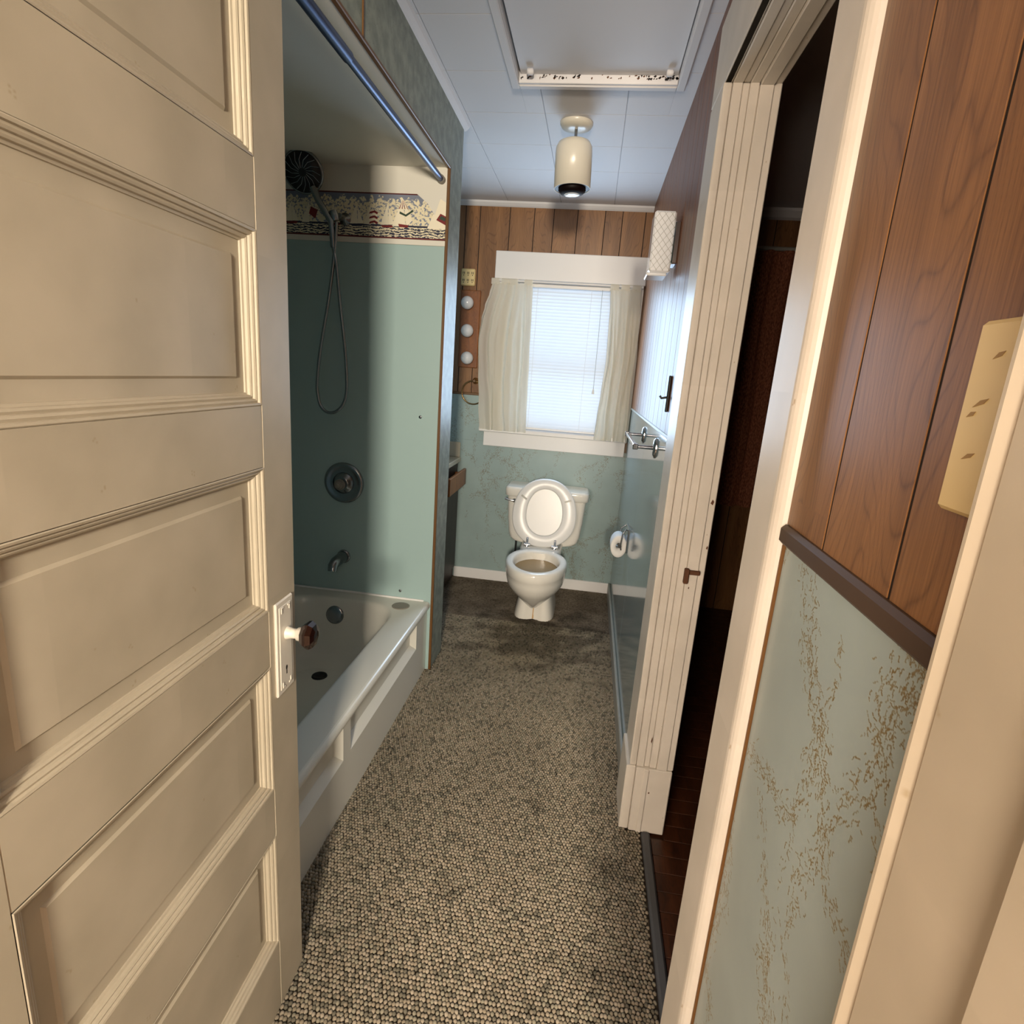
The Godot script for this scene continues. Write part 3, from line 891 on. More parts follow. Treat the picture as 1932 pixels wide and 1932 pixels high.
	for y in [0.25, 1.1, 1.95]:
		obj("hinge", shape().tube([Vector3(-0.004, y, zw + 0.003), Vector3(-0.004, y + 0.09, zw + 0.003)], 0.006, 8), M.dull_chrome, d)

# ------------------------------------------------------------------ dark room through the doorway, and the hall behind the camera
func build_side_room() -> void:
	var x1 := 2.4
	var z1 := ZF + 0.14
	var wb := struct("wall_room_back", bx(Vector3(0.414, -0.1, -0.1), Vector3(x1, H + 0.1, 0.05)), M.hall, "dark panelled back wall of the room through the side doorway", "wall")
	planks(wb, [0.42, 0.55, 0.70, 0.86, 1.01, 1.16, 1.30, 1.46, 1.6, 1.78, 1.95, 2.1, 2.25, 2.4], 0.0, H, "z", M.wood, 0.05)
	struct("wall_room_right", bx(Vector3(x1, -0.1, -0.1), Vector3(x1 + 0.1, H + 0.1, z1)), M.wood, "brown side wall of the room through the doorway", "wall")
	struct("wall_room_front", bx(Vector3(0.414, -0.1, z1), Vector3(x1 + 0.1, H + 0.1, z1 + 0.1)), M.wood, "near wall of the unlit room through the doorway", "wall")
	struct("ceiling_room", bx(Vector3(0.414, H, -0.1), Vector3(x1 + 0.1, H + 0.1, z1 + 0.1)), M.ceil, "shadowed ceiling of the room through the doorway", "ceiling")
	struct("trim_9", shape().prism([[0.0, 0], [0.05, 0], [0.046, -0.015], [0.02, -0.045], [0.0, -0.055]], Vector3(0.42, H, 0.056), Vector3(0, 0, 1), Vector3(0, 1, 0), Vector3(x1 - 0.42, 0, 0)), M.ceil, "pale crown moulding in the dark room through the doorway", "trim")
	var fl := struct("floor_room", bx(Vector3(0.337, -0.1, -0.1), Vector3(x1, -0.008, z1)), M.floorboard, "dark reddish wood floor of the room through the doorway", "floor")
	var z := 0.051
	while z < z1 - 0.06:
		obj("floorboard", bx(Vector3(0.37 if z > ZJ and z < ZN - 0.07 else 0.415, -0.008, z + 0.0008), Vector3(x1, 0.0, minf(z + 0.0682, z1)), 0.0012, Vector2(rng.randf() * 3.0, rng.randf() * 3.0)), M.floorboard, fl)
		z += 0.069
	var c := thing("door_curtain", "dark reddish-brown cloth hanging in the unlit room", "curtain", Vector3(1.2, 0, 0.16))
	var rows := []
	for j in 14:
		var y := lerpf(2.30, 0.76, j / 13.0)
		var r := []
		for i in 80:
			var u := i / 79.0
			r.append(Vector3(lerpf(-0.36, 0.5, u), y, 0.02 * sin(u * 50.0 + 0.8 * sin(j * 0.5)) + 0.006 * sin(u * 130.0)))
		rows.append(r)
	obj("cloth", shape().grid(rows, false, true, false, 1), M.brown_cloth, c)
	obj("rail", shape().tube([Vector3(-0.40, 2.31, 0), Vector3(0.54, 2.31, 0)], 0.012, 8), M.cap_pale, c)
	for x in [-0.39, 0.53]:
		obj("bracket", bx(Vector3(x - 0.006, 2.295, -0.105), Vector3(x + 0.006, 2.325, 0.01), 0.002), M.cap_pale, c)

func build_hall() -> void:
	var z0 := ZF + 0.14
	var z1 := 6.1
	struct("floor_hall", bx(Vector3(-1.7, -0.1, z0), Vector3(1.6, 0.0, z1 + 0.1)), M.plain_floor, "floor of the hall behind the camera", "floor")
	struct("ceiling_hall", bx(Vector3(-1.7, H, z0), Vector3(1.6, H + 0.1, z1 + 0.1)), M.ceil, "ceiling of the hall behind the camera", "ceiling")
	struct("wall_hall_left", bx(Vector3(-1.7, -0.1, ZF + 0.2), Vector3(-1.6, H + 0.1, z1 + 0.1)), M.hall, "left wall of the hall behind the camera", "wall")
	struct("wall_hall_right", bx(Vector3(1.5, -0.1, z0 + 0.1), Vector3(1.6, H + 0.1, z1 + 0.1)), M.hall, "right wall of the hall behind the camera", "wall")
	struct("wall_hall_back", bx(Vector3(-1.7, -0.1, z1), Vector3(1.6, H + 0.1, z1 + 0.1)), M.hall, "end wall of the hall behind the camera", "wall")
	var w := thing("window_2", "small square window with a drawn cream shade at the hall end", "window", Vector3(0.22, 1.84, z1), "", "structure")
	obj("frame", bx(Vector3(-0.20, -0.22, -0.03), Vector3(-0.14, 0.22, 0), 0.003).box(Vector3(0.14, -0.22, -0.03), Vector3(0.20, 0.22, 0), 0.003).box(Vector3(-0.14, 0.16, -0.03), Vector3(0.14, 0.22, 0), 0.003).box(Vector3(-0.14, -0.22, -0.03), Vector3(0.14, -0.16, 0), 0.003), M.white, w)
	obj("window_shade", bx(Vector3(-0.14, -0.16, -0.016), Vector3(0.14, 0.16, -0.012)), M.shade_glow, w)
	var w3 := thing("window_3", "wide window with a drawn cream shade at the hall end", "window", Vector3(-0.92, 1.55, z1), "", "structure")
	obj("frame", bx(Vector3(-0.48, -0.63, -0.03), Vector3(-0.41, 0.63, 0), 0.003).box(Vector3(0.41, -0.63, -0.03), Vector3(0.48, 0.63, 0), 0.003).box(Vector3(-0.41, 0.56, -0.03), Vector3(0.41, 0.63, 0), 0.003).box(Vector3(-0.41, -0.63, -0.03), Vector3(0.41, -0.56, 0), 0.003), M.white, w3)
	obj("window_shade", bx(Vector3(-0.41, -0.56, -0.016), Vector3(0.41, 0.56, -0.012)), M.shade_glow, w3)

# ------------------------------------------------------------------ carpet
func build_carpet() -> void:
	var f := struct("floor", bx(Vector3(XL - 0.12, -0.1, -0.15), Vector3(0.3365, -0.004, ZF + 0.14)), mat(Color(0.27, 0.235, 0.18), 0.95), "floor under a worn beige-brown loop carpet", "floor")
	var ball := SphereMesh.new()
	ball.radius = 0.5
	ball.height = 1.0
	ball.radial_segments = 7
	ball.rings = 4
	var cm := mat(Color.WHITE, 0.95, 0.0, 0.2)
	cm.vertex_color_use_as_albedo = true
	ball.material = cm
	var st := noise(61, 3.2, 4)
	var fine := noise(62, 40.0, 2)
	var patch := noise(63, 1.6, 3)
	var xf := []
	var cols := []
	var pal := [Color(0.37, 0.31, 0.225), Color(0.42, 0.355, 0.265), Color(0.32, 0.275, 0.20), Color(0.46, 0.395, 0.30), Color(0.36, 0.325, 0.24), Color(0.20, 0.18, 0.135)]
	# [from z, to z, pitch]: an older darker piece round the toilet, the loop carpet in front
	for part in [[0.006, 0.69, 0.0105, true], [0.69, ZF + 0.13, 0.0100, false]]:
		var pz: float = part[2] * (0.8 if part[3] else 1.12)
		var z: float = part[0]
		var row := 0
		while z < part[1]:
			var x := -0.93 if z < ZP0 - 0.01 else (XS + 0.006 if z < 1.376 else -0.70)
			if z > 3.02:
				x = XS + 0.006
			var xe := XR - 0.004 if (z < ZJ + 0.015 or z > ZN) else 0.333
			x += (0.5 * part[2] if row % 2 == 1 else 0.0)
			while x < xe:
				if not (z < 0.62 and Vector2((x + 0.217) / 0.122, (z - 0.42) / 0.205).length() < 1.0):
					var w := fine.get_noise_2d(x, z)
					var b := Basis.from_euler(Vector3(rng.randf_range(-0.25, 0.25), rng.randf_range(-0.5, 0.5), rng.randf_range(-0.2, 0.2))).scaled_local(Vector3(part[2] * (1.1 if part[3] else 1.10), 0.0105 if not part[3] else 0.006, pz * (1.25 if part[3] else 1.12)))
					xf.append(Transform3D(b, Vector3(x + rng.randf_range(-0.0018, 0.0018), -0.0005 + 0.0015 * w, z + rng.randf_range(-0.0016, 0.0016))))
					var c: Color = pal[rng.randi() % pal.size()]
					var k := 1.0 + 0.20 * patch.get_noise_2d(x, z)
					if part[3]:
						c = c.lerp(Color(0.17, 0.13, 0.10), 0.5)
						k *= 0.74 + 0.3 * st.get_noise_2d(x * 1.5, z * 1.5)
					# the stain in front of the toilet and old spots by the doorway
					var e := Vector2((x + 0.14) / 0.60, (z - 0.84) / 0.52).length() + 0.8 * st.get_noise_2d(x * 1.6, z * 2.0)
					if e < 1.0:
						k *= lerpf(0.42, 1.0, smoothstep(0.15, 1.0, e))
					for sp in [[0.22, 2.42, 0.10], [0.17, 2.75, 0.07], [-0.02, 2.2, 0.05], [-0.25, 2.6, 0.05]]:
						var q: float = Vector2(x - sp[0], z - sp[1]).length() / sp[2] + 0.6 * st.get_noise_2d(x * 3.0, z * 3.0)
						if q < 1.0:
							k *= lerpf(0.6, 1.0, q)
					cols.append(Color(c.r * k, c.g * k, c.b * k) * (0.70 if part[3] else 0.60))
				x += part[2]
			z += pz
			row += 1
	var mm := MultiMesh.new()
	mm.transform_format = MultiMesh.TRANSFORM_3D
	mm.use_colors = true
	mm.mesh = ball
	mm.instance_count = xf.size()
	for i in xf.size():
		mm.set_instance_transform(i, xf[i])
		mm.set_instance_color(i, cols[i])
	var o := MultiMeshInstance3D.new()
	o.name = "carpet_loops"
	o.multimesh = mm
	o.set_meta("kind", "stuff")
	f.add_child(o)
	print("carpet loops ", xf.size())

# ------------------------------------------------------------------ tub
func round_rect(x0: float, x1: float, z0: float, z1: float, r: float, y: float, n := 8) -> Array:
	var out := []
	for c in [[x1 - r, z1 - r, 0.0], [x0 + r, z1 - r, PI / 2], [x0 + r, z0 + r, PI], [x1 - r, z0 + r, PI * 1.5]]:
		for k in n + 1:
			var a: float = c[2] + PI / 2 * k / n
			out.append(Vector3(c[0] + r * cos(a), y, c[1] + r * sin(a)))
	return out

func build_tub() -> void:
	var t := thing("bathtub", "white enamelled bathtub with recessed apron panels along the corridor", "bathtub", Vector3.ZERO)
	var x0 := XL + 0.001
	var x1 := -0.684
	var z0 := ZP1 + 0.002
	var z1 := 3.028
	var ry := 0.368
	var lp := round_rect(-1.375, -0.785, 1.445, 2.93, 0.17, ry)
	var outer := []
	for p in lp:       # the same number of points along the square outer edge
		var c := Vector3(-1.08, ry, 2.19)
		var d: Vector3 = p - c
		var k := minf((x1 - c.x if d.x > 0 else c.x - x0) / maxf(absf(d.x), 1e-4), (z1 - c.z if d.z > 0 else c.z - z0) / maxf(absf(d.z), 1e-4))
		outer.append(c + d * k)
	var rows := [outer]
	for e in [[0.0, ry - 0.001], [0.010, ry - 0.004], [0.018, ry - 0.014], [0.024, ry - 0.04], [0.05, 0.16], [0.065, 0.10], [0.095, 0.07], [0.15, 0.058]]:
		rows.append(round_rect(-1.375 + e[0], -0.785 - e[0], 1.445 + e[0], 2.93 - e[0] * 2.0, 0.17 - e[0] * 0.4, e[1]))
	var s := shape()
	s.grid(rows, true, true, false, 0)
	s.cap(rows[rows.size() - 1], Vector3.UP)
	obj("basin", s, M.enamel, t)
	# rolled front rim
	var rim := []
	for k in 9:
		var a := PI * 0.5 - PI * 0.85 * k / 8.0
		rim.append([x1 + 0.018 * cos(a) + 0.018 - 0.018, ry - 0.02 + 0.02 * sin(a)])
	rim.append([x1 - 0.01, ry - 0.05])
	rim.append([x1 - 0.01, ry])
	obj("rim", shape().prism(rim, Vector3(0, 0, z0), Vector3(1, 0, 0), Vector3(0, 1, 0), Vector3(0, 0, z1 - z0)), M.enamel, t)
	# apron with two sunk panels
	var ap := shape()
	var ax := x1 + 0.004
	var yb := 0.0
	var yt := ry - 0.02
	var holes := [[1.545, 2.30], [2.36, 2.98]]
	var hy0 := 0.195
	var hy1 := 0.338
	ap.face([Vector3(ax, yb, z0), Vector3(ax, yb, z1), Vector3(ax, hy0, z1), Vector3(ax, hy0, z0)], Vector3(1, 0, 0))
	ap.face([Vector3(ax, hy1, z0), Vector3(ax, hy1, z1), Vector3(ax, yt, z1), Vector3(ax, yt, z0)], Vector3(1, 0, 0))
	var zs := [z0, holes[0][0], holes[0][1], holes[1][0], holes[1][1], z1]
	for k in [0, 2, 4]:
		ap.face([Vector3(ax, hy0, zs[k]), Vector3(ax, hy0, zs[k + 1]), Vector3(ax, hy1, zs[k + 1]), Vector3(ax, hy1, zs[k])], Vector3(1, 0, 0))
	for h in holes:
		var o := [Vector3(ax, hy0, h[0]), Vector3(ax, hy0, h[1]), Vector3(ax, hy1, h[1]), Vector3(ax, hy1, h[0])]
		var dx := 0.026
		var i := [Vector3(ax - dx, hy0 + 0.028, h[0] + 0.02), Vector3(ax - dx, hy0 + 0.028, h[1] - 0.02), Vector3(ax - dx, hy1 - 0.006, h[1] - 0.02), Vector3(ax - dx, hy1 - 0.006, h[0] + 0.02)]
		for k in 4:
			ap.face([o[k], o[(k + 1) % 4], i[(k + 1) % 4], i[k]], Vector3(1, 0, 0))
		ap.face(i, Vector3(1, 0, 0))
	ap.face([Vector3(ax - 0.04, yb, z0), Vector3(ax - 0.04, yb, z1), Vector3(ax - 0.04, yt, z1), Vector3(ax - 0.04, yt, z0)], Vector3(-1, 0, 0))
	obj("apron", ap, M.enamel, t)
	obj("overflow_plate", shape().lathe([[0.046, 0.0], [0.045, 0.004], [0.030, 0.008], [0.006, 0.009]], Vector3(-1.115, 0.285, 1.474), Vector3(0, 0.18, 1).normalized(), 20), M.dull_chrome, t)
	obj("drain", shape().lathe([[0.036, 0.0], [0.034, 0.005], [0.022, 0.006], [0.020, 0.002], [0.002, 0.002]], Vector3(-1.105, 0.0585, 1.665), Vector3.UP, 20), M.black, t)
	var disc := obj("deck_disc", shape().lathe([[0.042, 0.0], [0.042, 0.002], [0.036, 0.003], [0.026, 0.0025], [0.002, 0.0025]], Vector3(-0.787, ry - 0.0005, 1.462), Vector3.UP, 22), M.grey_plastic, t)
	disc.set_meta("label", "round grey disc on the tub corner")
	var ck := shape()
	ck.tube([Vector3(XL + 0.004, ry + 0.001, ZP1 + 0.003), Vector3(-1.1, ry + 0.003, ZP1 + 0.003), Vector3(-0.7, ry + 0.001, ZP1 + 0.003)], 0.006, 6)
	obj("caulk_bead", ck, M.white, t)
	# faucet set on the teal panel
	var v := thing("tub_valve", "round chrome shower valve plate with a bare stem on teal panel", "valve", Vector3(-1.113, 0.928, ZP1))
	obj("escutcheon", shape().lathe([[0.098, 0.0], [0.099, 0.006], [0.094, 0.013], [0.082, 0.016], [0.076, 0.011], [0.050, 0.012]], Vector3.ZERO, Vector3(0, 0, 1), 36), M.dull_chrome, v)
	obj("bonnet", shape().lathe([[0.052, 0.010], [0.050, 0.020], [0.040, 0.024], [0.034, 0.032], [0.030, 0.034]], Vector3.ZERO, Vector3(0, 0, 1), 26), M.dull_chrome, v)
	obj("stem", shape().lathe([[0.026, 0.030], [0.026, 0.045], [0.018, 0.047], [0.017, 0.062], [0.010, 0.064], [0.009, 0.074]], Vector3(-0.006, -0.004, 0), Vector3(0, 0, 1), 14, false), M.grey_plastic, v)
	var sp := thing("tub_spout", "chrome tub spout under the shower valve", "spout", Vector3(-1.115, 0.555, ZP1))
	obj("flange", shape().lathe([[0.034, 0.0], [0.034, 0.004], [0.028, 0.008]], Vector3.ZERO, Vector3(0, 0, 1), 18), M.dull_chrome, sp)
	obj("body", shape().tube([Vector3(0, 0, 0.004), Vector3(-0.001, 0, 0.05), Vector3(-0.003, -0.003, 0.09), Vector3(-0.004, -0.014, 0.115), Vector3(-0.004, -0.038, 0.125)], [0.027, 0.027, 0.026, 0.024, 0.021], 16), M.dull_chrome, sp)
	# hand shower
	var h := thing("hand_shower", "round dark-faced hand shower on a bracket with a looped hose", "shower", Vector3(-1.10, 2.09, ZP1))
	obj("bracket", shape().lathe([[0.026, 0.0], [0.026, 0.004], [0.012, 0.008], [0.011, 0.06]], Vector3(-0.01, 0.0, 0.0), Vector3(0, 0, 1), 14).lathe([[0.016, -0.02], [0.019, 0.0], [0.016, 0.02]], Vector3(-0.025, -0.005, 0.075), Vector3(-0.25, 0.9, 0.1), 14), M.dull_chrome, h)
	var hc := Vector3(-1.245, 2.24, 1.475) - h.position
	var fn := Vector3(0.12, -0.42, 0.90).normalized()
	var hd := obj("head", shape().lathe([[0.018, -0.040], [0.05, -0.030], [0.078, -0.012], [0.084, 0.0], [0.083, 0.007], [0.078, 0.009]], hc, fn, 32), M.dull_chrome, h)
	obj("spray_face", shape().lathe([[0.078, 0.006], [0.076, 0.011], [0.03, 0.013], [0.002, 0.013]], hc, fn, 28), M.black, hd)
	var fu := fn.cross(Vector3.UP).normalized()
	var fv := fu.cross(fn)
	for k in 16:
		var a := TAU * k / 16.0
		var d := fu * cos(a) + fv * sin(a)
		var e := fu * cos(a + 0.5) + fv * sin(a + 0.5)
		obj("spray_rib", shape().tube([hc + fn * 0.0125 + d * 0.016, hc + fn * 0.013 + (d + e).normalized() * 0.045, hc + fn * 0.0115 + e * 0.072], 0.0022, 4), M.dull_chrome, hd)
	obj("handle", shape().tube([hc + Vector3(0.035, -0.055, -0.016), hc + Vector3(0.056, -0.10, -0.012), Vector3(-0.035, -0.03, 0.085), Vector3(-0.028, -0.13, 0.08)], [0.017, 0.014, 0.0135, 0.011], 12), M.dull_chrome, h)
	var hp := []
	for p in [[-1.127, 1.965], [-1.126, 1.952], [-1.114, 1.89], [-1.098, 1.741], [-1.074, 1.543], [-1.066, 1.41], [-1.070, 1.345], [-1.086, 1.301], [-1.115, 1.272], [-1.144, 1.263], [-1.170, 1.270], [-1.192, 1.295], [-1.204, 1.345], [-1.205, 1.40], [-1.189, 1.536], [-1.151, 1.738], [-1.128, 1.889], [-1.118, 1.98], [-1.112, 2.06]]:
		hp.append(Vector3(p[0], p[1], 1.452) - h.position)
	var smooth := []
	for i in hp.size() - 1:
		for q in 4:
			smooth.append(hp[i].cubic_interpolate(hp[i + 1], hp[maxi(i - 1, 0)], hp[mini(i + 2, hp.size() - 1)], q / 4.0))
	smooth.append(hp[hp.size() - 1])
	obj("hose", shape().tube(smooth, 0.0072, 8), M.dull_chrome, h)
	# shower curtain rod: a thick and a thin telescoping tube
	var r := thing("shower_rod", "steel-blue telescoping shower rod under the soffit", "rod", Vector3(-0.687, 2.256, 0))
	obj("thin_tube", shape().tube([Vector3(0, 0, ZP1 + 0.004), Vector3(0, 0, 2.34)], 0.0125, 16), M.rod, r)
	obj("thick_tube", shape().tube([Vector3(0, 0, 2.318), Vector3(0, 0, 3.02)], 0.0155, 16), M.rod, r)
	obj("end_cap", shape().lathe([[0.0165, 0.0005], [0.0165, 0.022], [0.0125, 0.024]], Vector3(0, 0, ZP1), Vector3(0, 0, 1), 16), M.grey_plastic, r)
	obj("end_cap", shape().lathe([[0.0185, 0.0], [0.0185, 0.022], [0.0155, 0.024]], Vector3(0, 0, 3.0295), Vector3(0, 0, -1), 16), M.grey_plastic, r)

# ------------------------------------------------------------------ toilet
func egg(a: float, zf: float, zb: float, y: float, n := 40, pw := 2.0, cx := 0.0) -> Array:
	var out := []
	var zc := lerpf(zb, zf, 0.45)
	for i in n:
		var t := TAU * i / n
		var c := cos(t)
		var s := sin(t)
		var x := a * signf(c) * pow(absf(c), 2.0 / pw)
		var z := signf(s) * pow(absf(s), 2.0 / pw) * (zf - zc if s > 0 else zc - zb)
		out.append(Vector3(cx + x, y, zc + z))
	return out

func build_toilet() -> void:
	var t := thing("toilet", "white two-piece toilet with raised seat and lid under the window", "toilet", Vector3(-0.205, 0, 0))
	# bowl: water line, inside, rim, band, belly
	var rows := []
	for e in [[0.075, 0.80, 0.56, 0.30], [0.125, 0.885, 0.52, 0.345], [0.138, 0.90, 0.51, 0.385], [0.137, 0.90, 0.512, 0.405], [0.143, 0.905, 0.505, 0.416], [0.150, 0.915, 0.495, 0.420], [0.172, 0.945, 0.46, 0.420], [0.181, 0.955, 0.45, 0.413], [0.184, 0.958, 0.447, 0.400], [0.184, 0.957, 0.446, 0.366], [0.180, 0.952, 0.444, 0.360], [0.179, 0.945, 0.44, 0.33], [0.170, 0.925, 0.43, 0.285], [0.148, 0.875, 0.42, 0.24], [0.112, 0.825, 0.40, 0.195], [0.078, 0.775, 0.38, 0.155], [0.048, 0.73, 0.36, 0.125], [0.020, 0.69, 0.34, 0.108]]:
		rows.append(egg(e[0], e[1], e[2], e[3]))
	var b := shape()
	b.grid(rows, true, true, false, 0)
	# deck that carries the tank
	var dk := []
	for e in [[0.10, 0.26], [0.13, 0.34], [0.135, 0.40], [0.125, 0.408]]:
		dk.append(egg(e[0], 0.52, 0.09, e[1], 40, 4.0))
	b.grid(dk, true, true)
	b.cap(dk[3], Vector3.UP)
	obj("bowl", b, M.porcelain, t)
	obj("water", shape().cap(egg(0.1315, 0.893, 0.515, 0.366), Vector3.UP), M.water, t)
	# pedestal, pinched in front, with a rust streak down its middle
	var ps := shape()
	var pr := []
	for e in [[0.128, 0.632, 0.20, 0.0], [0.124, 0.628, 0.205, 0.03], [0.112, 0.618, 0.21, 0.10], [0.098, 0.61, 0.22, 0.18], [0.090, 0.62, 0.23, 0.25], [0.088, 0.62, 0.24, 0.30]]:
		var r := egg(e[0], e[1], e[2], e[3], 72, 4.5)
		for i in r.size():
			if r[i].z > 0.45:
				r[i].z -= 0.030 * exp(-pow(r[i].x / 0.035, 2.0))
		pr.append(r)
	ps.grid(pr, true, true)
	obj("pedestal", ps, M.porcelain, t)
	var rs := shape()
	var front := func(y: float) -> float:
		return lerpf(0.632, 0.612, clampf(y / 0.14, 0, 1)) - 0.030 + 0.0016
	rs.prism([[-0.006, 0.0], [0.010, 0.0], [0.004, 0.03], [0.005, 0.08], [0.003, 0.13], [-0.002, 0.13], [-0.001, 0.07], [-0.004, 0.03]], Vector3(-0.002, 0.002, front.call(0.0)), Vector3(1, 0, 0), Vector3(0, 1, -0.15), Vector3(0, 0, 0.0008))
	obj("rust_streak", rs, mat(Color(0.72, 0.58, 0.38), 0.5), t)
	# tank and lid
	rows = []
	for e in [[0.17, 0.385], [0.21, 0.392], [0.232, 0.412], [0.243, 0.45], [0.254, 0.55], [0.264, 0.698]]:
		var r := []
		for p in egg(e[0], 0.246, 0.035, e[1], 56, 7.0):
			r.append(p)
		rows.append(r)
	var tk := shape()
	tk.grid(rows, true, true)
	tk.cap(rows[0], Vector3.DOWN)
	tk.cap(rows[rows.size() - 1], Vector3.UP)
	obj("tank", tk, M.porcelain, t)
	rows = []
	for e in [[0.270, 0.0, 0.698], [0.279, 0.006, 0.704], [0.280, 0.008, 0.745], [0.276, 0.005, 0.757], [0.266, -0.003, 0.763]]:
		rows.append(egg(e[0], 0.255 + e[1], 0.030 - e[1] * 0.5, e[2], 56, 8.0))
	var ld := shape()
	ld.grid(rows, true, true)
	ld.cap(rows[0], Vector3.DOWN)
	ld.cap(rows[rows.size() - 1], Vector3.UP)
	obj("tank_lid", ld, M.porcelain, t)
	var lv := obj("flush_lever", shape().lathe([[0.013, 0.0], [0.013, 0.01], [0.008, 0.014]], Vector3(-0.212, 0.672, 0.247), Vector3(0, 0, 1), 14).tube([Vector3(-0.212, 0.672, 0.262), Vector3(-0.24, 0.675, 0.266), Vector3(-0.272, 0.683, 0.262)], [0.006, 0.006, 0.008], 8), M.dull_chrome, t)
	lv.set_meta("label", "chrome flush lever")
	# raised seat ring and lid: u across, v up along the ring, w towards the room
	var o := Vector3(0, 0.405, 0.372)
	var v := Vector3(0, 0.445, -0.085).normalized()
	var w := Vector3(0, v.z, -v.y) * -1.0
	w = Vector3(0, 0.085, 0.445).normalized()
	var ringp := func(a: float, v0: float, v1: float, k: float, off: float, pw := 2.0) -> Array:
		var out := []
		for p in egg(a, v1, v0, 0.0, 56, pw):
			out.append(o + Vector3(p.x, 0, 0) + v * p.z + w * (off + k))
		return out
	var lid := shape()
	rows = []
	for e in [[0.202, 0.004, 0.444, 0.0], [0.207, 0.0, 0.448, 0.003], [0.207, 0.0, 0.448, 0.012], [0.203, 0.004, 0.444, 0.016]]:
		rows.append(ringp.call(e[0], e[1], e[2], e[3], -0.022, 2.15))
	lid.grid(rows, true, true)
	lid.cap(rows[0], -w)
	lid.cap(rows[3], w)
	obj("seat_lid", lid, M.seat, t)
	var st := shape()
	rows = []
	for e in [[0.120, 0.072, 0.382, 0.0], [0.204, 0.006, 0.440, 0.0], [0.209, 0.0, 0.446, 0.005], [0.209, 0.0, 0.446, 0.012], [0.200, 0.008, 0.437, 0.018], [0.126, 0.068, 0.388, 0.018], [0.119, 0.074, 0.381, 0.014], [0.117, 0.076, 0.379, 0.006], [0.120, 0.072, 0.382, 0.0]]:
		rows.append(ringp.call(e[0], e[1], e[2], e[3], -0.004, 2.15))
	st.grid(rows, true, true, false, 0)
	obj("seat_ring", st, M.seat, t)
	for e in [[-0.140, 0.315, 0.6], [0.145, 0.315, -0.35]]:
		var c: Vector3 = o + Vector3(e[0], 0, 0) + v * e[1] + w * 0.014
		var d := (Vector3(1, 0, 0) * cos(e[2]) - v * sin(e[2]))
		obj("bumper", shape().prism([[-0.022, -0.006], [0.022, -0.006], [0.022, 0.006], [-0.022, 0.006]], c, d, w.cross(d), w * 0.006), M.cap_pale, t)
	for x in [-0.092, 0.088]:
		obj("hinge", bx(Vector3(x - 0.007, 0.412, 0.378), Vector3(x + 0.007, 0.465, 0.386), 0.002).lathe([[0.010, -0.02], [0.010, 0.02]], Vector3(x, 0.418, 0.383), Vector3(1, 0, 0), 10).lathe([[0.012, 0.0], [0.010, 0.008]], Vector3(x, 0.408, 0.395), Vector3.UP, 10), M.chrome, t)
	obj("supply_pipe", shape().tube([Vector3(-0.19, 0.39, 0.16), Vector3(-0.19, 0.25, 0.16), Vector3(-0.20, 0.15, 0.12), Vector3(-0.20, 0.15, 0.025)], 0.007, 8), M.dull_chrome, t)

# ------------------------------------------------------------------ vanity behind the partition
func build_vanity() -> void:
	var v := thing("vanity_cabinet", "dark brown vanity cabinet with an open drawer behind the tub wall", "cabinet", Vector3.ZERO)
	obj("body", bx(Vector3(XL + 0.002, 0.002, 0.022), Vector3(-0.865, 0.858, 1.0), 0.003), M.vanity, v)
	var dr := obj("drawer", bx(Vector3(-0.815, 0.71, 0.06), Vector3(-0.795, 0.825, 0.52), 0.004), M.board, v)
	for z in [0.09, 0.48]:
		obj("drawer_side", bx(Vector3(-0.864, 0.72, z), Vector3(-0.816, 0.80, z + 0.01)), M.board, dr)
	obj("cabinet_door", bx(Vector3(-0.865, 0.09, 0.05), Vector3(-0.848, 0.68, 0.50), 0.004), M.vanity, v)
	obj("cabinet_door", bx(Vector3(-0.865, 0.09, 0.53), Vector3(-0.848, 0.68, 0.98), 0.004), M.vanity, v)
	var c := thing("vanity_counter", "cream vanity countertop with a low backsplash against the far wall", "countertop", Vector3.ZERO)
	obj("slab", bx(Vector3(XL + 0.002, 0.86, 0.007), Vector3(-0.848, 0.893, 1.02), 0.004), M.counter, c)
	obj("backsplash", bx(Vector3(XL + 0.002, 0.893, 0.007), Vector3(-0.855, 0.998, 0.026), 0.004), M.counter, c)

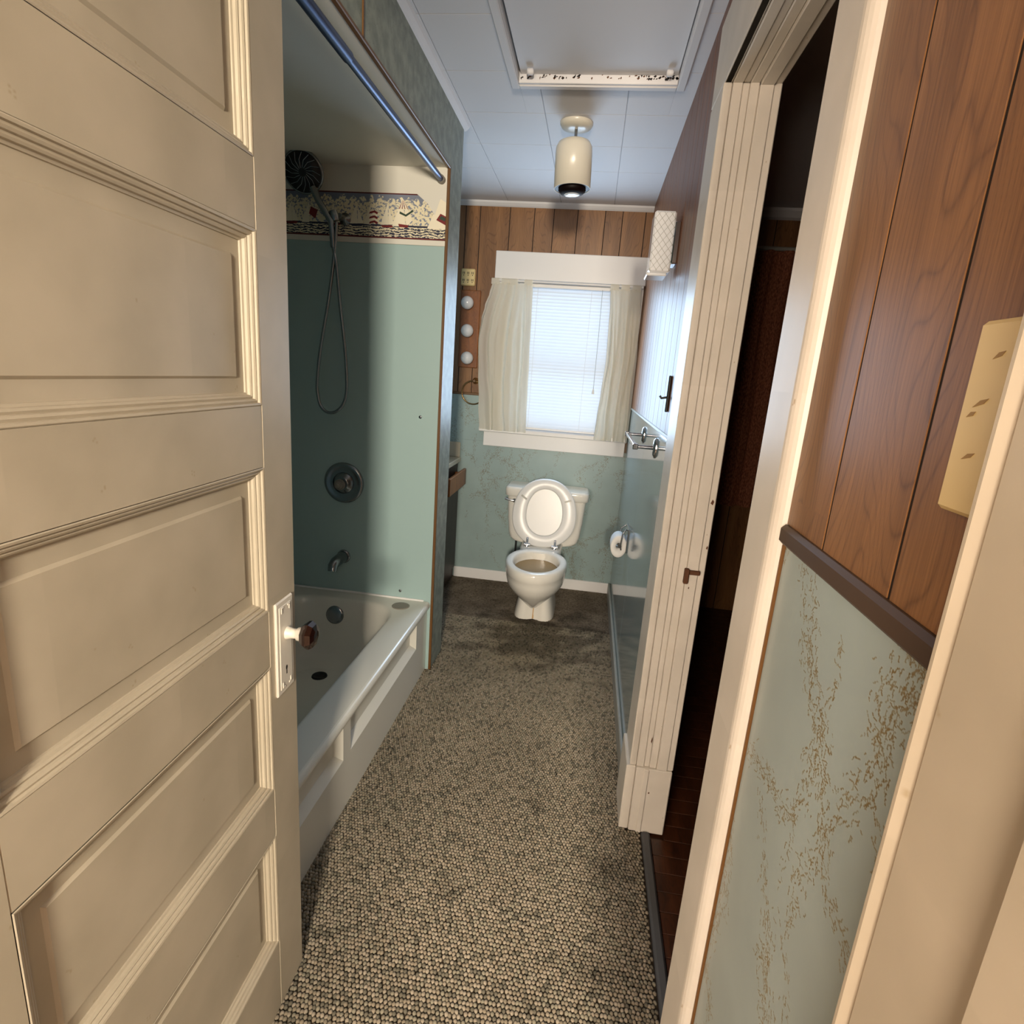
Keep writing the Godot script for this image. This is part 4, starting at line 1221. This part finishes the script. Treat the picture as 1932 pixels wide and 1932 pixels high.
# ------------------------------------------------------------------ small things on the walls
func build_fittings() -> void:
	# multi outlet plate over the light bar
	var p := thing("outlet_plate", "cream six-outlet wall plate above the globe light bar", "outlet", Vector3(-0.855, 2.083, 0.006))
	obj("plate", bx(Vector3(-0.046, -0.052, 0), Vector3(0.046, 0.052, 0.030), 0.006), M.plate_ivory, p)
	for i in 3:
		for j in 2:
			var at := Vector3(-0.029 + i * 0.029, -0.022 + j * 0.044, 0.030)
			obj("socket", bx(at + Vector3(-0.006, -0.004, -0.001), at + Vector3(-0.002, 0.010, 0.001), 0.0005).box(at + Vector3(0.003, -0.004, -0.001), at + Vector3(0.007, 0.010, 0.001), 0.0005).box(at + Vector3(-0.002, -0.014, -0.001), at + Vector3(0.003, -0.008, 0.001), 0.0005), M.black, p)
	# towel ring
	var r := thing("towel_ring", "brass towel ring on the far wall beside the left curtain", "towel ring", Vector3(-0.772, 1.425, 0.006))
	obj("post", shape().lathe([[0.022, 0.0], [0.022, 0.006], [0.010, 0.012], [0.009, 0.045], [0.013, 0.050], [0.008, 0.056]], Vector3.ZERO, Vector3(0, 0, 1), 16), M.brown, r)
	var ring := []
	for k in 41:
		var a := TAU * k / 40.0 + PI / 2
		ring.append(Vector3(-0.006 + 0.078 * cos(a), -0.078 + 0.078 * sin(a), 0.042 + 0.004 * sin(a)))
	obj("ring", shape().tube(ring, 0.0048, 8, false), mat(Color(0.55, 0.45, 0.30), 0.25, 1.0), r)
	# towel bar on the right wall
	var b := thing("towel_bar", "chrome towel bar with two oval wall plates on the right wall", "towel bar", Vector3(XR - 0.005, 1.252, 0))
	for z in [1.66, 1.13]:
		var rows := []
		for e in [[1.0, 0.0], [1.0, -0.004], [0.8, -0.010], [0.4, -0.012]]:
			var q := []
			for k in 20:
				var a := TAU * k / 20.0
				q.append(Vector3(e[1], 0.040 * e[0] * sin(a), z + 0.026 * e[0] * cos(a)))
			rows.append(q)
		var pl := shape().grid(rows)
		pl.cap(rows[3], Vector3(-1, 0, 0))
		obj("wall_plate", pl, M.chrome, b)
		obj("arm", shape().tube([Vector3(-0.008, 0, z), Vector3(-0.082, 0, z)], [0.008, 0.0065], 10), M.chrome, b)
		obj("end_cap", bx(Vector3(-0.090, -0.011, z - 0.011), Vector3(-0.068, 0.011, z + 0.011), 0.003), M.chrome, b)
	obj("bar", bx(Vector3(-0.085, -0.007, 1.141), Vector3(-0.071, 0.007, 1.649), 0.002), M.milk, b)
	# toilet paper
	var h := thing("paper_holder", "chrome toilet paper holder on the glossy blue wall", "holder", Vector3(XR - 0.005, 0.64, 0.90))
	obj("wall_plate", bx(Vector3(-0.006, -0.03, -0.075), Vector3(0, 0.10, 0.085), 0.002), M.chrome, h)
	obj("arm", shape().tube([Vector3(-0.004, 0.09, 0.068), Vector3(-0.016, 0.094, 0.07), Vector3(-0.03, 0.07, 0.07), Vector3(-0.036, 0.0, 0.07), Vector3(-0.03, -0.02, 0.07)], 0.004, 8), M.dull_chrome, h)
	obj("arm", shape().tube([Vector3(-0.004, 0.09, -0.062), Vector3(-0.03, 0.07, -0.064), Vector3(-0.036, 0.0, -0.064)], 0.004, 8), M.dull_chrome, h)
	var tp := thing("toilet_roll", "white toilet paper roll on the chrome holder", "toilet paper", Vector3(XR - 0.048, 0.632, 0.90))
	var rr := []
	for e in [[0.019, -0.052], [0.052, -0.053], [0.0545, -0.050], [0.0545, 0.050], [0.052, 0.053], [0.019, 0.052], [0.018, 0.0], [0.019, -0.052]]:
		var q := []
		for k in 32:
			var a := TAU * k / 32.0
			q.append(Vector3(e[0] * 0.78 * cos(a), e[0] * 1.12 * sin(a), e[1]))
		rr.append(q)
	obj("paper", shape().grid(rr, true, true), M.paper, tp)
	obj("roller", shape().tube([Vector3(0.004, 0.006, 0.064), Vector3(0.004, 0.006, -0.058)], 0.0105, 12), M.dull_chrome, tp)
	# black hook strip
	var hk := thing("wall_hook", "slim black strip with a small hook on the right wall", "hook", Vector3(XR - 0.006, 1.465, 1.86))
	obj("strip", bx(Vector3(-0.010, -0.062, -0.012), Vector3(0, 0.062, 0.012), 0.003), M.black, hk)
	obj("peg", shape().tube([Vector3(-0.008, -0.012, 0), Vector3(-0.026, -0.016, 0), Vector3(-0.032, -0.008, 0)], 0.004, 8), M.black, hk)
	# switch plate close to the camera
	var sp := thing("switch_plate", "yellowed ivory wall plate with old brown scuffs near the entrance", "switch plate", Vector3(XR - 0.006, 1.491, 3.530))
	obj("plate", bx(Vector3(-0.007, -0.066, -0.046), Vector3(0, 0.066, 0.046), 0.003), M.plate_ivory, sp)
	for e in [[0.008, -0.022, 0.016], [0.001, -0.026, 0.010], [-0.028, -0.020, 0.014], [0.040, -0.014, 0.012]]:
		var sc := [[0.0, 0.0], [e[2] * 0.5, 0.0022], [e[2], 0.0008], [e[2] * 0.7, -0.0012]]
		obj("scuff", shape().prism(sc, Vector3(-0.0070, e[0], e[1] - 0.01), Vector3(0, 0.35, 0.94), Vector3(0, 0.94, -0.35), Vector3(-0.0003, 0, 0)), mat(Color(0.62, 0.49, 0.26), 0.6), sp)

# ------------------------------------------------------------------ lamps (all switched off)
func build_lamps() -> void:
	var l := thing("ceiling_lamp", "cream cylinder spot lamp hanging from the white ceiling", "ceiling lamp", Vector3(-0.158, H, 1.19))
	obj("canopy", shape().lathe([[0.070, 0.0], [0.070, -0.006], [0.062, -0.018], [0.030, -0.024], [0.004, -0.024]], Vector3.ZERO, Vector3.UP, 32), M.lamp_cream, l)
	obj("stem", shape().tube([Vector3(0, -0.022, 0), Vector3(0.001, -0.05, 0.004), Vector3(-0.003, -0.075, 0.0)], 0.0065, 10), M.dull_chrome, l)
	var ax := Vector3(0.04, -1, 0.02).normalized()
	obj("shade", shape().lathe([[0.006, 0.0], [0.050, 0.002], [0.068, 0.010], [0.0775, 0.028], [0.079, 0.05], [0.079, 0.190], [0.0765, 0.190], [0.075, 0.06], [0.05, 0.03], [0.004, 0.03]], Vector3(-0.003, -0.066, 0), ax, 40, true, false), M.lamp_cream, l)
	obj("baffle", shape().lathe([[0.0755, 0.188], [0.070, 0.150], [0.045, 0.120], [0.01, 0.118]], Vector3(-0.003, -0.066, 0), ax, 32), M.lamp_dark, l)
	var bl := obj("bulb", shape().lathe([[0.02, 0.12], [0.035, 0.15], [0.058, 0.185], [0.060, 0.195], [0.050, 0.207], [0.028, 0.214], [0.004, 0.216]], Vector3(-0.003, -0.066, 0), ax, 32), M.lamp_dark, l)
	obj("bulb_front", shape().lathe([[0.034, 0.2125], [0.024, 0.2165], [0.003, 0.218]], Vector3(-0.003, -0.066, 0), ax, 24), M.milk, bl)
	# three globes on a wooden board
	var g := thing("vanity_light_bar", "wooden light bar with three white globe bulbs beside the curtain", "wall lamp", Vector3(-0.832, 1.757, 0.006))
	obj("board", bx(Vector3(-0.066, -0.248, 0), Vector3(0.066, 0.248, 0.020), 0.004, Vector2(0.3, 0.2)), M.board, g)
	for k in 3:
		var y := 0.163 - k * 0.1745
		var c := Vector3(-0.010 + k * 0.008, y, 0.020)
		var gb := obj("globe_bulb", shape().lathe([[0.014, 0.010], [0.022, 0.016], [0.036, 0.030], [0.0415, 0.048], [0.041, 0.058], [0.036, 0.072], [0.025, 0.083], [0.012, 0.089], [0.002, 0.090]], c, Vector3(0, 0, 1), 24), M.milk, g)
		obj("socket", shape().lathe([[0.024, 0.0], [0.024, 0.010], [0.018, 0.014]], c, Vector3(0, 0, 1), 16), M.brown, gb)
	# wall sconce with a diamond-cut glass box
	var s := thing("wall_sconce", "white diamond-patterned glass sconce on the right wall near the window", "wall lamp", Vector3(XR - 0.006, 2.015, 1.53))
	obj("back_plate", bx(Vector3(-0.022, -0.075, -0.055), Vector3(0, 0.075, 0.035), 0.004), M.chrome, s)
	var gl := shape()
	gl.box(Vector3(-0.100, -0.104, -0.10), Vector3(-0.020, 0.112, 0.02), 0.006)
	var gm := obj("glass_shade", gl, M.milk, s)
	# the cut pattern: fine ridges on the face towards the door
	for k in range(-3, 8):
		for sg in [-1, 1]:
			var pts := []
			for e in 41:
				var t := e / 40.0
				var x := -0.098 + 0.076 * t
				var y: float = -0.10 + 0.030 * k + sg * (t - 0.5) * 0.095 + 0.02
				if y > -0.100 and y < 0.108:
					pts.append(Vector3(x, y, 0.0202))
			if pts.size() > 2:
				obj("cut_line", shape().tube([pts[0], pts[pts.size() - 1]], 0.0006, 4), M.cap_pale, gm)
	obj("bottom_lip", bx(Vector3(-0.106, -0.116, -0.10), Vector3(-0.03, -0.104, 0.012), 0.003), M.milk, s)
